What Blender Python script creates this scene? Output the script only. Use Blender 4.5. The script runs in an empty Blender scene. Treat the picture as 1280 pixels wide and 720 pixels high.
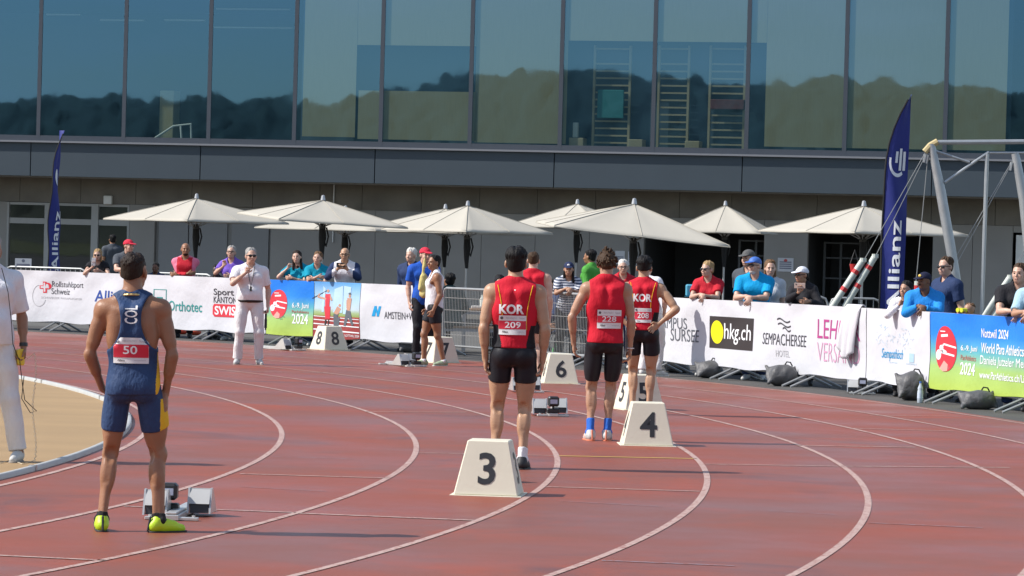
import bpy, bmesh, math, random
import numpy as np
from mathutils import Vector, Matrix
from mathutils.bvhtree import BVHTree

# ------------------------------------------------------------------ camera, world, sun
sc = bpy.context.scene
COL = sc.collection
FPX, ROLL, PITCH, EYE = 4338.22, .0269, .01148, 1.7992      # focal length in photo pixels (1280 wide)
cd = bpy.data.cameras.new('camera'); cam = bpy.data.objects.new('camera', cd); COL.objects.link(cam)
cd.sensor_width = 36; cd.lens = FPX/1280*36; cd.clip_end = 3000; cd.clip_start = .5
cam.location = (0, 0, EYE)
cam.rotation_euler = (Matrix.Rotation(math.pi/2-PITCH, 3, 'X') @ Matrix.Rotation(ROLL, 3, 'Z')).to_euler()
sc.camera = cam
SUN_EL, SUN_AZ = math.radians(44), math.radians(187)          # azimuth of the sun, counter-clockwise from +X
w = bpy.data.worlds.new('World'); sc.world = w; w.use_nodes = True
nt = w.node_tree; bg = nt.nodes['Background']
sky = nt.nodes.new('ShaderNodeTexSky'); sky.sky_type = 'NISHITA'; sky.sun_disc = False
sky.sun_elevation = SUN_EL; sky.sun_rotation = math.pi/2-SUN_AZ
sky.air_density = 1.0; sky.dust_density = .6; sky.ozone_density = 1.5
tcw = nt.nodes.new('ShaderNodeTexCoord'); mpw = nt.nodes.new('ShaderNodeMapping'); mpw.inputs['Scale'].default_value = (2.2, 2.2, 11)
nzw = nt.nodes.new('ShaderNodeTexNoise'); nzw.inputs['Scale'].default_value = 2.6; nzw.inputs['Detail'].default_value = 6; nzw.inputs['Roughness'].default_value = .6
mrw = nt.nodes.new('ShaderNodeMapRange'); mrw.inputs[1].default_value = .45; mrw.inputs[2].default_value = .75; mrw.inputs[4].default_value = .55
mxw = nt.nodes.new('ShaderNodeMix'); mxw.data_type = 'RGBA'; mxw.inputs[7].default_value = (7.5, 7.8, 8.2, 1)          # thin high cloud
nt.links.new(tcw.outputs['Generated'], mpw.inputs[0]); nt.links.new(mpw.outputs[0], nzw.inputs['Vector']); nt.links.new(nzw.outputs[0], mrw.inputs[0]); nt.links.new(mrw.outputs[0], mxw.inputs[0])
nt.links.new(sky.outputs[0], mxw.inputs[6]); nt.links.new(mxw.outputs[2], bg.inputs[0]); bg.inputs[1].default_value = .12
sl = bpy.data.lights.new('sun', 'SUN'); sl.energy = 4.3; sl.angle = math.radians(.53); sl.color = (1, .95, .885)
so = bpy.data.objects.new('sun', sl); COL.objects.link(so); so.location = (-30, 0, 40)
so.rotation_euler = Vector((-math.cos(SUN_EL)*math.cos(SUN_AZ), -math.cos(SUN_EL)*math.sin(SUN_AZ), -math.sin(SUN_EL))).to_track_quat('-Z', 'Y').to_euler()
sc.view_settings.view_transform = 'Standard'; sc.view_settings.look = 'None'
sc.view_settings.exposure = .4; sc.view_settings.gamma = 1
sc.render.engine = 'CYCLES'
sc.cycles.max_bounces = 6; sc.cycles.transparent_max_bounces = 12
sc.cycles.caustics_reflective = False; sc.cycles.caustics_refractive = False

# ------------------------------------------------------------------ surveying helpers: where a thing of the photo stands on the ground
CX, CY, R0 = -39.7346, 29.6793, 36.5                            # centre and inner radius of the running track's bend
_c, _s, _cp, _sp = math.cos(ROLL), math.sin(ROLL), math.cos(PITCH), math.sin(PITCH)
def ray(px, py):
    x, y = px-640, 360-py
    X, Z = _c*x-_s*y, _s*x+_c*y
    return (X, FPX*_cp+Z*_sp, -FPX*_sp+Z*_cp)
def gp(px, py, z=0.):
    r = ray(px, py); t = (z-EYE)/r[2]
    return Vector((r[0]*t, r[1]*t, z))
def dp(px, py, D):
    r = ray(px, py); t = D/r[1]
    return Vector((r[0]*t, D, r[2]*t+EYE))
def proj(P):
    X, Y, Z = P[0], P[1], P[2]-EYE
    D = _cp*Y-_sp*Z; x2 = X*FPX/D; z2 = (_cp*Z+_sp*Y)*FPX/D
    return 640+_c*x2+_s*z2, 360-(-_s*x2+_c*z2)
def pol(a, R, z=0.):
    return Vector((CX+R*math.cos(a), CY+R*math.sin(a), z))
def ang(px, R):
    lo, hi = math.radians(-12), math.radians(75)
    for i in range(50):
        m = (lo+hi)/2
        if proj(pol(m, R))[0] > px: lo = m
        else: hi = m
    return (lo+hi)/2
FR = 47.3                                                       # radius of the line of barriers
def fz(px, py, R=FR):
    return dp(px, py, pol(ang(px, R), R)[1])[2]

# ------------------------------------------------------------------ materials
MATS = {}
def M(name, col, rough=.6, metal=0., var=.12, scale=6., bump=0., bscale=60., spec=.5, detail=3., stretch=None, coat=0.):
    if name in MATS: return MATS[name]
    m = bpy.data.materials.new(name); m.use_nodes = True
    n = m.node_tree.nodes; l = m.node_tree.links; b = n['Principled BSDF']
    b.inputs['Roughness'].default_value = rough; b.inputs['Metallic'].default_value = metal
    b.inputs['Specular IOR Level'].default_value = spec
    if coat: b.inputs['Coat Weight'].default_value = coat
    tc = n.new('ShaderNodeTexCoord'); src = tc.outputs['Object']
    if stretch:
        mp = n.new('ShaderNodeMapping'); mp.inputs['Scale'].default_value = stretch; l.new(src, mp.inputs[0]); src = mp.outputs[0]
    nz = n.new('ShaderNodeTexNoise'); nz.inputs['Scale'].default_value = scale; nz.inputs['Detail'].default_value = detail
    l.new(src, nz.inputs['Vector'])
    mx = n.new('ShaderNodeMix'); mx.data_type = 'RGBA'
    c = col[:3]
    mx.inputs[6].default_value = (*[max(0, k*(1-var)) for k in c], 1); mx.inputs[7].default_value = (*[min(1, k*(1+var)) for k in c], 1)
    l.new(nz.outputs[0], mx.inputs[0]); l.new(mx.outputs[2], b.inputs['Base Color'])
    if bump:
        n2 = n.new('ShaderNodeTexNoise'); n2.inputs['Scale'].default_value = bscale; n2.inputs['Detail'].default_value = 2
        l.new(src, n2.inputs['Vector'])
        bp = n.new('ShaderNodeBump'); bp.inputs['Strength'].default_value = bump; bp.inputs['Distance'].default_value = .02
        l.new(n2.outputs[0], bp.inputs['Height']); l.new(bp.outputs[0], b.inputs['Normal'])
    m.diffuse_color = (*c, 1); MATS[name] = m
    return m
def skinM(name, col):
    m = M(name, col, rough=.44, var=.22, scale=11, bump=.10, bscale=90, spec=.42, detail=6)
    b = m.node_tree.nodes['Principled BSDF']
    b.inputs['Subsurface Weight'].default_value = .08; b.inputs['Subsurface Radius'].default_value = (.012, .005, .003); b.inputs['Subsurface Scale'].default_value = 1.
    return m
def cloth(name, col, rough=.8, bump=.45, var=.10):
    return M(name, col, rough=rough, var=var, scale=9, bump=bump, bscale=26, spec=.25, stretch=(1.6, 1.6, .8))

# ------------------------------------------------------------------ object helpers
def tag(o, label=None, cat=None, group=None, kind=None):
    if label: o['label'] = label
    if cat: o['category'] = cat
    if group: o['group'] = group
    if kind: o['kind'] = kind
    return o
def empty(name, loc=(0, 0, 0), rz=0., label=None, cat=None, group=None, kind=None):
    o = bpy.data.objects.new(name, None); COL.objects.link(o); o.location = loc; o.rotation_euler = (0, 0, rz)
    o.empty_display_size = .2
    return tag(o, label, cat, group, kind)
def link(name, me, parent=None):
    o = bpy.data.objects.new(name, me); COL.objects.link(o)
    if parent is not None: o.parent = parent
    return o
def npmesh(name, V, Q, mats, parent=None, smooth=True, mi=None):
    """numpy vertices and equal-sided faces -> one mesh object"""
    me = bpy.data.meshes.new(name); V = np.ascontiguousarray(V, np.float32); Q = np.ascontiguousarray(Q, np.int32)
    nf, k = Q.shape
    me.vertices.add(len(V)); me.vertices.foreach_set('co', V.ravel())
    me.loops.add(nf*k); me.loops.foreach_set('vertex_index', Q.ravel())
    me.polygons.add(nf); me.polygons.foreach_set('loop_start', np.arange(0, nf*k, k, dtype=np.int32))
    if smooth: me.polygons.foreach_set('use_smooth', np.ones(nf, bool))
    for m in (mats if isinstance(mats, (list, tuple)) else [mats]): me.materials.append(m)
    if mi is not None: me.polygons.foreach_set('material_index', np.ascontiguousarray(mi, np.int32))
    me.update(calc_edges=True); me.validate()
    return link(name, me, parent)
def rotz(a): return Matrix.Rotation(a, 3, 'Z')
class MB:
    def __init__(s): s.v = []; s.f = []; s.m = []
    def poly(s, pts, mi=0):
        k = len(s.v); s.v += [tuple(p) for p in pts]; s.f.append(tuple(range(k, k+len(pts)))); s.m.append(mi)
    def hexa(s, p, mi=0):                                       # p: bottom 4 (ccw from above), top 4
        k = len(s.v); s.v += [tuple(q) for q in p]
        for f in ((3, 2, 1, 0), (4, 5, 6, 7), (0, 1, 5, 4), (1, 2, 6, 5), (2, 3, 7, 6), (3, 0, 4, 7)):
            s.f.append(tuple(k+i for i in f)); s.m.append(mi)
    def box(s, c, d, R=None, mi=0):
        c = Vector(c); hx, hy, hz = d[0]/2, d[1]/2, d[2]/2
        P = [Vector(q) for q in ((-hx, -hy, -hz), (hx, -hy, -hz), (hx, hy, -hz), (-hx, hy, -hz), (-hx, -hy, hz), (hx, -hy, hz), (hx, hy, hz), (-hx, hy, hz))]
        if R is not None: P = [R @ q for q in P]
        s.hexa([c+q for q in P], mi)
    def span(s, a, b, mi=0):
        s.box([(a[i]+b[i])/2 for i in range(3)], [abs(b[i]-a[i]) for i in range(3)], None, mi)
    def tube(s, pts, r, n=8, mi=0, cap=True, closed=False):
        pts = [Vector(p) for p in pts]; N = len(pts); rr = r if isinstance(r, (list, tuple)) else [r]*N
        k = len(s.v); up = None
        for i, p in enumerate(pts):
            if closed: t = pts[(i+1) % N]-pts[i-1]
            else: t = pts[min(i+1, N-1)]-pts[max(i-1, 0)]
            t = t.normalized()
            if up is None: up = t.orthogonal().normalized()
            else:
                up = up-t*up.dot(t)
                up = up.normalized() if up.length > 1e-6 else t.orthogonal().normalized()
            sd = t.cross(up)
            for j in range(n):
                a = 2*math.pi*j/n; s.v.append(tuple(p+(up*math.cos(a)+sd*math.sin(a))*rr[i]))
        for i in range(N if closed else N-1):
            i2 = (i+1) % N
            for j in range(n):
                j2 = (j+1) % n; s.f.append((k+i*n+j, k+i*n+j2, k+i2*n+j2, k+i2*n+j)); s.m.append(mi)
        if cap and not closed:
            s.f.append(tuple(k+j for j in reversed(range(n)))); s.m.append(mi)
            s.f.append(tuple(k+(N-1)*n+j for j in range(n))); s.m.append(mi)
    def lathe(s, c, prof, n=16, mi=0):                          # prof: (r, z) bottom to top
        s.tube([Vector(c)+Vector((0, 0, z)) for r, z in prof], [max(r, 1e-4) for r, z in prof], n, mi)
    def ell(s, c, r, n=12, mi=0, R=None):
        k = len(s.v); m = n//2; c = Vector(c)
        for i in range(m+1):
            th = math.pi*i/m
            for j in range(n):
                ph = 2*math.pi*j/n
                q = Vector((r[0]*math.sin(th)*math.cos(ph), r[1]*math.sin(th)*math.sin(ph), -r[2]*math.cos(th)))
                if R is not None: q = R @ q
                s.v.append(tuple(c+q))
        for i in range(m):
            for j in range(n):
                j2 = (j+1) % n; s.f.append((k+i*n+j, k+i*n+j2, k+(i+1)*n+j2, k+(i+1)*n+j)); s.m.append(mi)
    def build(s, name, mats, parent=None, smooth=False, bevel=0.):
        me = bpy.data.meshes.new(name); me.from_pydata(s.v, [], s.f)
        for m in (mats if isinstance(mats, (list, tuple)) else [mats]): me.materials.append(m)
        me.polygons.foreach_set('material_index', s.m)
        if smooth: me.polygons.foreach_set('use_smooth', [True]*len(s.f))
        me.update()
        if smooth and hasattr(me, 'set_sharp_from_angle'): me.set_sharp_from_angle(angle=math.radians(42))
        if bevel:
            bm = bmesh.new(); bm.from_mesh(me)
            bmesh.ops.bevel(bm, geom=bm.edges[:], offset=bevel, segments=1, affect='EDGES', clamp_overlap=True); bm.to_mesh(me); bm.free()
        return link(name, me, parent)
def copy_tree(o, parent=None):
    c = o.copy(); COL.objects.link(c)
    if parent is not None: c.parent = parent
    for ch in o.children: copy_tree(ch, c)
    return c

# ------------------------------------------------------------------ lettering
_tc = {}
def text_geo(s, bold=0., shear=0.):
    key = (s, bold, shear)
    if key in _tc: return _tc[key]
    cu = bpy.data.curves.new('txt', 'FONT'); cu.body = s; cu.dimensions = '2D'; cu.offset = bold; cu.resolution_u = 3; cu.shear = shear
    ob = bpy.data.objects.new('txt', cu); me = ob.to_mesh()
    V = np.array([v.co[:2] for v in me.vertices]); F = [tuple(p.vertices) for p in me.polygons]
    ob.to_mesh_clear(); bpy.data.objects.remove(ob); bpy.data.curves.remove(cu)
    lo, hi = V.min(0), V.max(0); V = (V-lo)/np.maximum(hi-lo, 1e-6)
    _tc[key] = (V, F, (hi-lo)[0]/(hi-lo)[1])
    return _tc[key]
def _cuts(bm, nu, nv):
    for n, ax in ((nu, 0), (nv, 1)):
        for i in range(1, n):
            co = [0, 0, 0]; co[ax] = i/n; no = [0, 0, 0]; no[ax] = 1
            bmesh.ops.bisect_plane(bm, geom=bm.verts[:]+bm.edges[:]+bm.faces[:], plane_co=co, plane_no=no, dist=1e-6)
def letters(name, s, fn, mat, parent, bold=0., grid=(1, 1), shear=0.):
    """text mapped through fn(u, v) -> point, u and v running 0..1 over its box; grid: cut finely enough to follow a curved surface"""
    V, F, asp = text_geo(s, bold, shear)
    bm = bmesh.new(); vs = [bm.verts.new((a, b, 0)) for a, b in V]
    for f in F:
        try: bm.faces.new([vs[i] for i in f])
        except ValueError: pass
    bm.normal_update(); _cuts(bm, *grid)
    bmesh.ops.triangulate(bm, faces=[f for f in bm.faces if len(f.verts) > 3])
    for v in bm.verts: v.co = fn(v.co.x, v.co.y)
    me = bpy.data.meshes.new(name); bm.to_mesh(me); bm.free(); me.materials.append(mat)
    return link(name, me, parent)
def flat_shape(name, loops, fn, mats, parent, grid=(1, 1)):
    """filled outlines [(material index, [(u, v) ...]) ...] mapped through fn"""
    bm = bmesh.new()
    for mi, pts in loops:
        f = bm.faces.new([bm.verts.new((a, b, 0)) for a, b in pts]); f.material_index = mi
    bm.normal_update()
    bmesh.ops.triangulate(bm, faces=bm.faces[:], ngon_method='EAR_CLIP')
    _cuts(bm, *grid)
    for v in bm.verts: v.co = fn(v.co.x, v.co.y)
    me = bpy.data.meshes.new(name); bm.to_mesh(me); bm.free()
    for m in (mats if isinstance(mats, (list, tuple)) else [mats]): me.materials.append(m)
    return link(name, me, parent)
def ellp(cx, cy, rx, ry, n=24, a0=0., a1=2*math.pi):
    return [(cx+rx*math.cos(a0+(a1-a0)*i/n), cy+ry*math.sin(a0+(a1-a0)*i/n)) for i in range(n)]
def stroke(a, b, w0, w1=None):
    w1 = w0 if w1 is None else w1
    dx, dy = b[0]-a[0], b[1]-a[1]; L = math.hypot(dx, dy) or 1; nx, ny = -dy/L, dx/L
    return [(a[0]+nx*w0, a[1]+ny*w0), (a[0]-nx*w0, a[1]-ny*w0), (b[0]-nx*w1, b[1]-ny*w1), (b[0]+nx*w1, b[1]+ny*w1)]
# ------------------------------------------------------------------ bodies: one implicit surface per person, meshed on a fine grid
def A3(*v): return np.array(v, float)
def Rx(d): a = math.radians(d); return np.array([[1, 0, 0], [0, math.cos(a), -math.sin(a)], [0, math.sin(a), math.cos(a)]])
def Ry(d): a = math.radians(d); return np.array([[math.cos(a), 0, math.sin(a)], [0, 1, 0], [-math.sin(a), 0, math.cos(a)]])
def Rz(d): a = math.radians(d); return np.array([[math.cos(a), -math.sin(a), 0], [math.sin(a), math.cos(a), 0], [0, 0, 1]])
I3 = np.eye(3)
def cap(a, b, ra, rb=None, k=.02, tag='', clip=None, op='u'):
    return dict(t='c', a=A3(*a), b=A3(*b), ra=ra, rb=ra if rb is None else rb, k=k, tag=tag, clip=clip, op=op)
def ell(c, r, R=I3, k=.03, tag='', clip=None, op='u'):
    return dict(t='e', c=A3(*c), r=A3(*r), R=R, k=k, tag=tag, clip=clip, op=op)
def grown(p, off, clip=None, k=None):
    q = dict(p)
    if q['t'] == 'c': q['ra'] = q['ra']+off; q['rb'] = q['rb']+off
    else: q['r'] = q['r']+off
    if clip is not None: q['clip'] = clip
    if k is not None: q['k'] = k
    return q
def _sdf(p, P):
    if p['t'] == 'c':
        ba = p['b']-p['a']; L = max(float(ba@ba), 1e-9); d = P-p['a']
        t = np.clip((d@ba)/L, 0, 1)
        d = d-t[..., None]*ba
        o = np.sqrt((d*d).sum(-1))-(p['ra']+(p['rb']-p['ra'])*t)
    else:
        q = (P-p['c'])@p['R']; q1 = q/p['r']; k0 = np.sqrt((q1*q1).sum(-1)); q2 = q1/p['r']; k1 = np.sqrt((q2*q2).sum(-1))
        o = k0*(k0-1)/np.maximum(k1, 1e-6)
    if p['clip'] is not None:
        cl = p['clip'] if isinstance(p['clip'], list) else [p['clip']]
        for co, cn in cl: o = np.maximum(o, (P-co)@cn)
    return o
def _bb(p, m):
    if p['t'] == 'c':
        r = max(p['ra'], p['rb'])+m
        return np.minimum(p['a'], p['b'])-r, np.maximum(p['a'], p['b'])+r
    e = np.sqrt(((p['R']*p['r'])**2).sum(1))+m
    return p['c']-e, p['c']+e
def field(prims, h, cuts=(), noise=None):
    """sample the smooth union on a grid; cuts: ('plane', o, n) keeps the side n points away from, or prims to take away"""
    us = [p for p in prims if p['op'] == 'u']
    lo = np.min([_bb(p, 3*h)[0] for p in us], 0); hi = np.max([_bb(p, 3*h)[1] for p in us], 0)
    n = np.ceil((hi-lo)/h).astype(int)+1
    ax = [lo[i]+h*np.arange(n[i]) for i in range(3)]
    D = np.full(tuple(n), .5, np.float64)
    def sl(p, m):
        a, b = _bb(p, m)
        i0 = np.clip(((a-lo)/h).astype(int), 0, n-1); i1 = np.clip(((b-lo)/h).astype(int)+2, 1, n)
        s = tuple(slice(i0[i], i1[i]) for i in range(3))
        P = np.stack(np.meshgrid(*[ax[i][s[i]] for i in range(3)], indexing='ij'), -1)
        return s, P
    for p in prims:
        k = max(p['k'], 1e-4); s, P = sl(p, k+2.5*h)
        if 0 in P.shape: continue
        d = _sdf(p, P)
        if p['op'] == 'u':
            g = np.maximum(k-np.abs(D[s]-d), 0)/k; D[s] = np.minimum(D[s], d)-g*g*k*.25
        else:
            d = -d; g = np.maximum(k-np.abs(D[s]-d), 0)/k; D[s] = np.maximum(D[s], d)+g*g*k*.25
    if noise is not None or any(c[0] == 'plane' for c in cuts if isinstance(c, tuple)):
        P = np.stack(np.meshgrid(*ax, indexing='ij'), -1)
        if noise is not None: D = D+noise(P)
        for c in cuts:
            if isinstance(c, tuple): D = np.maximum(D, (P-c[1])@c[2])
    for c in cuts:
        if isinstance(c, dict):
            k = max(c['k'], 1e-4); s, P = sl(c, k+2.5*h)
            if 0 in P.shape: continue
            d = -_sdf(c, P); g = np.maximum(k-np.abs(D[s]-d), 0)/k; D[s] = np.maximum(D[s], d)+g*g*k*.25
    return D, lo
_CORN = [(i, j, k) for i in (0, 1) for j in (0, 1) for k in (0, 1)]
_EDG = [(a, b) for a in range(8) for b in range(a+1, 8) if sum(abs(_CORN[a][i]-_CORN[b][i]) for i in range(3)) == 1]
def snets(D, lo, h):
    S = D < 0
    cnt = np.zeros(tuple(np.array(D.shape)-1), np.int8)
    for c in _CORN:
        cnt += S[c[0]:S.shape[0]-1+c[0], c[1]:S.shape[1]-1+c[1], c[2]:S.shape[2]-1+c[2]]
    act = np.argwhere((cnt > 0) & (cnt < 8)); idx = np.full(cnt.shape, -1, np.int32)
    idx[act[:, 0], act[:, 1], act[:, 2]] = np.arange(len(act))
    dv = [D[act[:, 0]+c[0], act[:, 1]+c[1], act[:, 2]+c[2]] for c in _CORN]
    ps = np.zeros((len(act), 3)); pn = np.zeros(len(act))
    for a, b in _EDG:
        cr = (dv[a] < 0) != (dv[b] < 0)
        t = np.where(cr, dv[a]/np.where(cr, dv[a]-dv[b], 1), 0)
        ca, cb = np.array(_CORN[a]), np.array(_CORN[b])
        ps += np.where(cr[:, None], ca+t[:, None]*(cb-ca), 0); pn += cr
    V = lo+h*(act+ps/np.maximum(pn, 1)[:, None])
    Q = []
    for axis in range(3):
        o1, o2 = [(1, 2), (2, 0), (0, 1)][axis]
        sl0 = [slice(1, -1)]*3; sl0[axis] = slice(0, -1); sl1 = list(sl0); sl1[axis] = slice(1, None)
        A, B = S[tuple(sl0)], S[tuple(sl1)]
        e = np.argwhere(A != B)
        if not len(e): continue
        sg = A[e[:, 0], e[:, 1], e[:, 2]]
        e = e+1; e[:, axis] -= 1
        def at(d1, d2):
            q = e.copy(); q[:, o1] += d1; q[:, o2] += d2
            return idx[q[:, 0], q[:, 1], q[:, 2]]
        q = np.stack([at(-1, -1), at(0, -1), at(0, 0), at(-1, 0)], 1)
        q[~sg] = q[~sg][:, ::-1]
        Q.append(q[(q >= 0).all(1)])
    return V, np.concatenate(Q)
def wrinkle(seed, amp, freq=22., up=.5):
    rs = np.random.RandomState(seed); W = []
    for i in range(7):
        d = rs.normal(size=3); d[2] = d[2]*.6+np.sign(d[2])*up; d /= np.linalg.norm(d); W.append((d*freq*rs.uniform(.5, 1.7), rs.uniform(0, 6.3), rs.uniform(.5, 1)))
    def f(P):
        o = 0
        for k, ph, a in W: o = o+a*np.sin(P@k+ph+1.2*np.sin(P@k[[1, 2, 0]]*.45))
        return o*amp/3
    return f

class Fig:
    """a posed human skeleton with muscle volumes; faces +Y, standing 1.78 before scaling"""
    def __init__(s, lean=0, side=0, twist=0, head=(0, 0, 0), arms=(None, None), feet=None, pz=.95, py=0., sex='m', width=1., belly=0., slim=1., handk=None, headk=1.):
        P = s.p = []
        s.O = A3(0, py, pz); s.Rt = Rz(twist)@Rx(-lean)@Ry(side); s.fem = sex == 'f'; s.w = width
        T = s.T
        f = s.fem; w = width; sw = (.166 if f else .194)*(.55+.45*w); hw = (1.06 if f else 1.)*w
        tt = 'torso'
        P.append(ell(T(0, 0, .965), (.158*hw, .11*w, .115), s.Rt, .03, 'pelvis'))
        for q in (-1, 1): P.append(ell(T(.075*q*hw, -.05*w, .925), (.084*hw, .082*w, .09), s.Rt, .035, 'pelvis'))
        P.append(ell(T(0, .008, 1.10), ((.122 if f else .134)*w, .098*w, .16), s.Rt, .06, tt))
        if not f: P.append(cap(T(0, -.150, 1.44), T(0, -.128, 1.06), .030, .026, .05, tt, op='s'))
        if belly: P.append(ell(T(0, .05+belly*.3, 1.08), (.14*w, .10+belly, .14), s.Rt, .06, tt))
        P.append(ell(T(0, 0, 1.29), ((.145 if f else .160)*w, .112*w, .19), s.Rt, .06, tt))
        for q in (-1, 1):
            if not f:
                P.append(ell(T(.112*q*w, -.045, 1.27), (.062, .062, .14), s.Rt, .04, tt))
                P.append(ell(T(.078*q, .075*w, 1.345), (.085, .045, .06), s.Rt, .03, tt))
            else: P.append(ell(T(.075*q*w, .098*w, 1.30), (.068, .065, .068), s.Rt, .03, tt))
            P.append(ell(T(.085*q, -.083*w, 1.36), (.058, .034, .085), s.Rt, .03, tt))
            P.append(cap(T(.048*q, -.104*(.5+.5*w), 1.42), T(.040*q, -.106*(.5+.5*w), 1.29), .014, .010, .025, tt))
            P.append(cap(T(.045*q, -.098, 1.42), T(.15*q, -.055, 1.44), .016, .016, .03, tt))
            P.append(cap(T(.03*q, -.02, 1.525), T(.15*q*sw/.188, -.015, 1.445), .044, .044, .04, tt))
        P.append(cap(T(-sw*.72, -.012, 1.42), T(sw*.72, -.012, 1.42), .062, .062, .05, tt))
        nk = T(0, -.012, 1.47); s.Rh = Rz(head[0])@Rx(head[1])@Ry(head[2])
        s.Hc = T(0, .008, 1.56)+s.Rh@A3(0, .022, .105)
        nr = .05 if f else .058
        P.append(cap(nk, s.Hc+s.Rh@A3(0, -.03, -.055), nr*1.04, nr, .03, 'neck'))
        H = lambda x, y, z: s.Hc+s.Rh@A3(x, y, z)*headk
        s.H = H; Rh = s.Rh; hk = headk
        hd = 'head'
        P.append(ell(H(0, -.012, .035), A3(.077, .097, .083)*hk, Rh, .02, hd))
        P.append(ell(H(0, .022, -.03), A3(.061, .068, .085)*hk, Rh, .03, hd))
        P.append(ell(H(0, .038, -.076), A3(.046, .048, .040)*hk, Rh, .025, hd))
        P.append(cap(H(0, .09, .004), H(0, .108, -.03), .009, .014, .012, hd))
        P.append(ell(H(0, .076, .021), (.050, .016, .011), Rh, .015, hd))
        for q in (-1, 1):
            P.append(ell(H(.036*q, .062, -.03), (.026, .026, .026), Rh, .02, hd))
            P.append(ell(H(.079*q, -.008, -.006), (.012, .021, .033), Rh@Rz(18*q), .008, hd))
        P.append(ell(H(0, .086, -.062), (.024, .010, .011), Rh, .01, hd))
        for q in (-1, 1): P.append(ell(H(.031*q, .097, .004), (.017, .013, .010), Rh, .008, hd, op='s'))
        # arms
        s.J = {}
        for q, nm, A in ((-1, 'L', arms[0]), (1, 'R', arms[1])):
            A = A or {}
            S = T(sw*q, -.012, 1.432); a1, a2 = .30*(.97 if f else 1), .262*(.97 if f else 1)
            fem = .84 if f else 1.; fem *= slim
            W = A.get('w', A3(.05*q, .03, -.54)); W = A3(*W)
            W = W if A.get('abs') else S+W
            d = W-S; L = np.linalg.norm(d); L2 = min(L, (a1+a2)*.998); d = d/L; W = S+d*L2
            x = (a1*a1-a2*a2+L2*L2)/(2*L2); hh = math.sqrt(max(a1*a1-x*x, 0))
            pole = A3(*A.get('pole', (.4*q, -1, 0))); pole = pole-d*(pole@d); pole /= np.linalg.norm(pole)
            E = S+d*x+pole*hh
            s.J[nm] = (S, E, W)
            ut, ft, ht = 'uarm'+nm, 'farm'+nm, 'hand'+nm
            P.append(ell(S+A3(.004*q, 0, -.012), A3(.058, .06, .072)*fem, s.Rt, .045, ut))
            P.append(cap(S, E, .049*fem, .037*fem, .035, ut))
            P.append(cap(S+(E-S)*.35, S+(E-S)*.72, .047*fem, .043*fem, .03, ut))
            bk = np.cross(np.cross(E-S, W-E), E-S); bk = -bk/(np.linalg.norm(bk)+1e-9)
            P.append(ell(S+(E-S)*.45+bk*.018*fem, A3(.030, .030, .085)*fem, s.fr(E-S, bk), .02, ut))
            P.append(cap(E+bk*.022*fem, E+bk*.016*fem+(W-E)*.05, .017*fem, .012*fem, .012, ft))
            P.append(cap(E, W, .036*fem, .026*fem, .02, ft))
            P.append(cap(E+(W-E)*.12, E+(W-E)*.45, .040*fem, .035*fem, .03, ft))
            # hand
            u = (W-E)/np.linalg.norm(W-E)
            hd2 = A3(*A['hd']) if 'hd' in A else u
            hd2 = hd2/np.linalg.norm(hd2)
            th = A3(*A.get('thumb', (0, 1, 0))); th = th-hd2*(th@hd2); th /= np.linalg.norm(th)
            n = np.cross(th, hd2)*q                              # palm side
            cu = A.get('curl', 25); hs = .9 if f else 1.
            P.append(ell(W+hd2*.048*hs, A3(.054, .041, .0165)*hs, np.stack([hd2, th, n], 1), .018, ht))
            for j, (o, ln) in enumerate(((.030, .078), (.010, .088), (-.011, .081), (-.031, .062))):
                b = W+(hd2*.086+th*o)*hs; dirn = hd2+th*o*2.2; dirn /= np.linalg.norm(dirn)
                c1 = math.radians(cu*(1+.15*j)); d1 = dirn*math.cos(c1)+n*math.sin(c1)
                c2 = math.radians(cu*(2.2+.2*j)); d2 = dirn*math.cos(c2)+n*math.sin(c2)
                m = b+d1*ln*.5*hs
                P.append(cap(b, m, .0100*hs, .0092*hs, .006, ht)); P.append(cap(m, m+d2*ln*.5*hs, .0092*hs, .0078*hs, .004, ht))
            tb = W+(hd2*.025+th*.030)*hs; t1 = tb+(hd2*.6+th*.62+n*.35)*.042*hs; t2 = t1+(hd2*.9+th*.15+n*.4)*.036*hs
            P.append(cap(tb, t1, .014*hs, .0115*hs, .012, ht)); P.append(cap(t1, t2, .0112*hs, .009*hs, .004, ht))
            s.J['h'+nm] = (W, hd2, th, n)
        # legs
        feet = feet or ((-.11, 0, 8), (.11, 0, -8))
        for q, nm, F in ((-1, 'L', feet[0]), (1, 'R', feet[1])):
            hp = s.O+s.Rt@A3(.092*q*hw, 0, -.03) if pz < .8 else s.O+Rz(twist)@A3(.092*q*hw, 0, -.03)
            fy = F[2]; az = F[3] if len(F) > 3 else .085
            An = A3(F[0], F[1], az); fd = A3(-math.sin(math.radians(fy)), math.cos(math.radians(fy)), 0)
            l1, l2 = .43, .425; d = An-hp; L = np.linalg.norm(d); L2 = min(L, (l1+l2)*.999); d /= L
            x = (l1*l1-l2*l2+L2*L2)/(2*L2); hh = math.sqrt(max(l1*l1-x*x, 0))
            pole = A3(-math.sin(math.radians(fy*.3)), math.cos(math.radians(fy*.3)), 0)+A3(.06*q, 0, .2); pole = pole-d*(pole@d); pole /= np.linalg.norm(pole)
            K = hp+d*x+pole*hh; An = hp+d*L2
            s.J['leg'+nm] = (hp, K, An, fd)
            g = (.96 if f else 1.)*slim; tt_, st, fo = 'thigh'+nm, 'shin'+nm, 'foot'+nm
            P.append(cap(hp+A3(.004*q, 0, 0), K, .090*g*(.5+.5*w), .052*g, .025, tt_))
            P.append(ell(hp+(K-hp)*.40+fd*.018+A3(.012*q, 0, 0), (.074*g, .078*g, .17), s.fr(K-hp, fd), .04, tt_))
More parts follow.
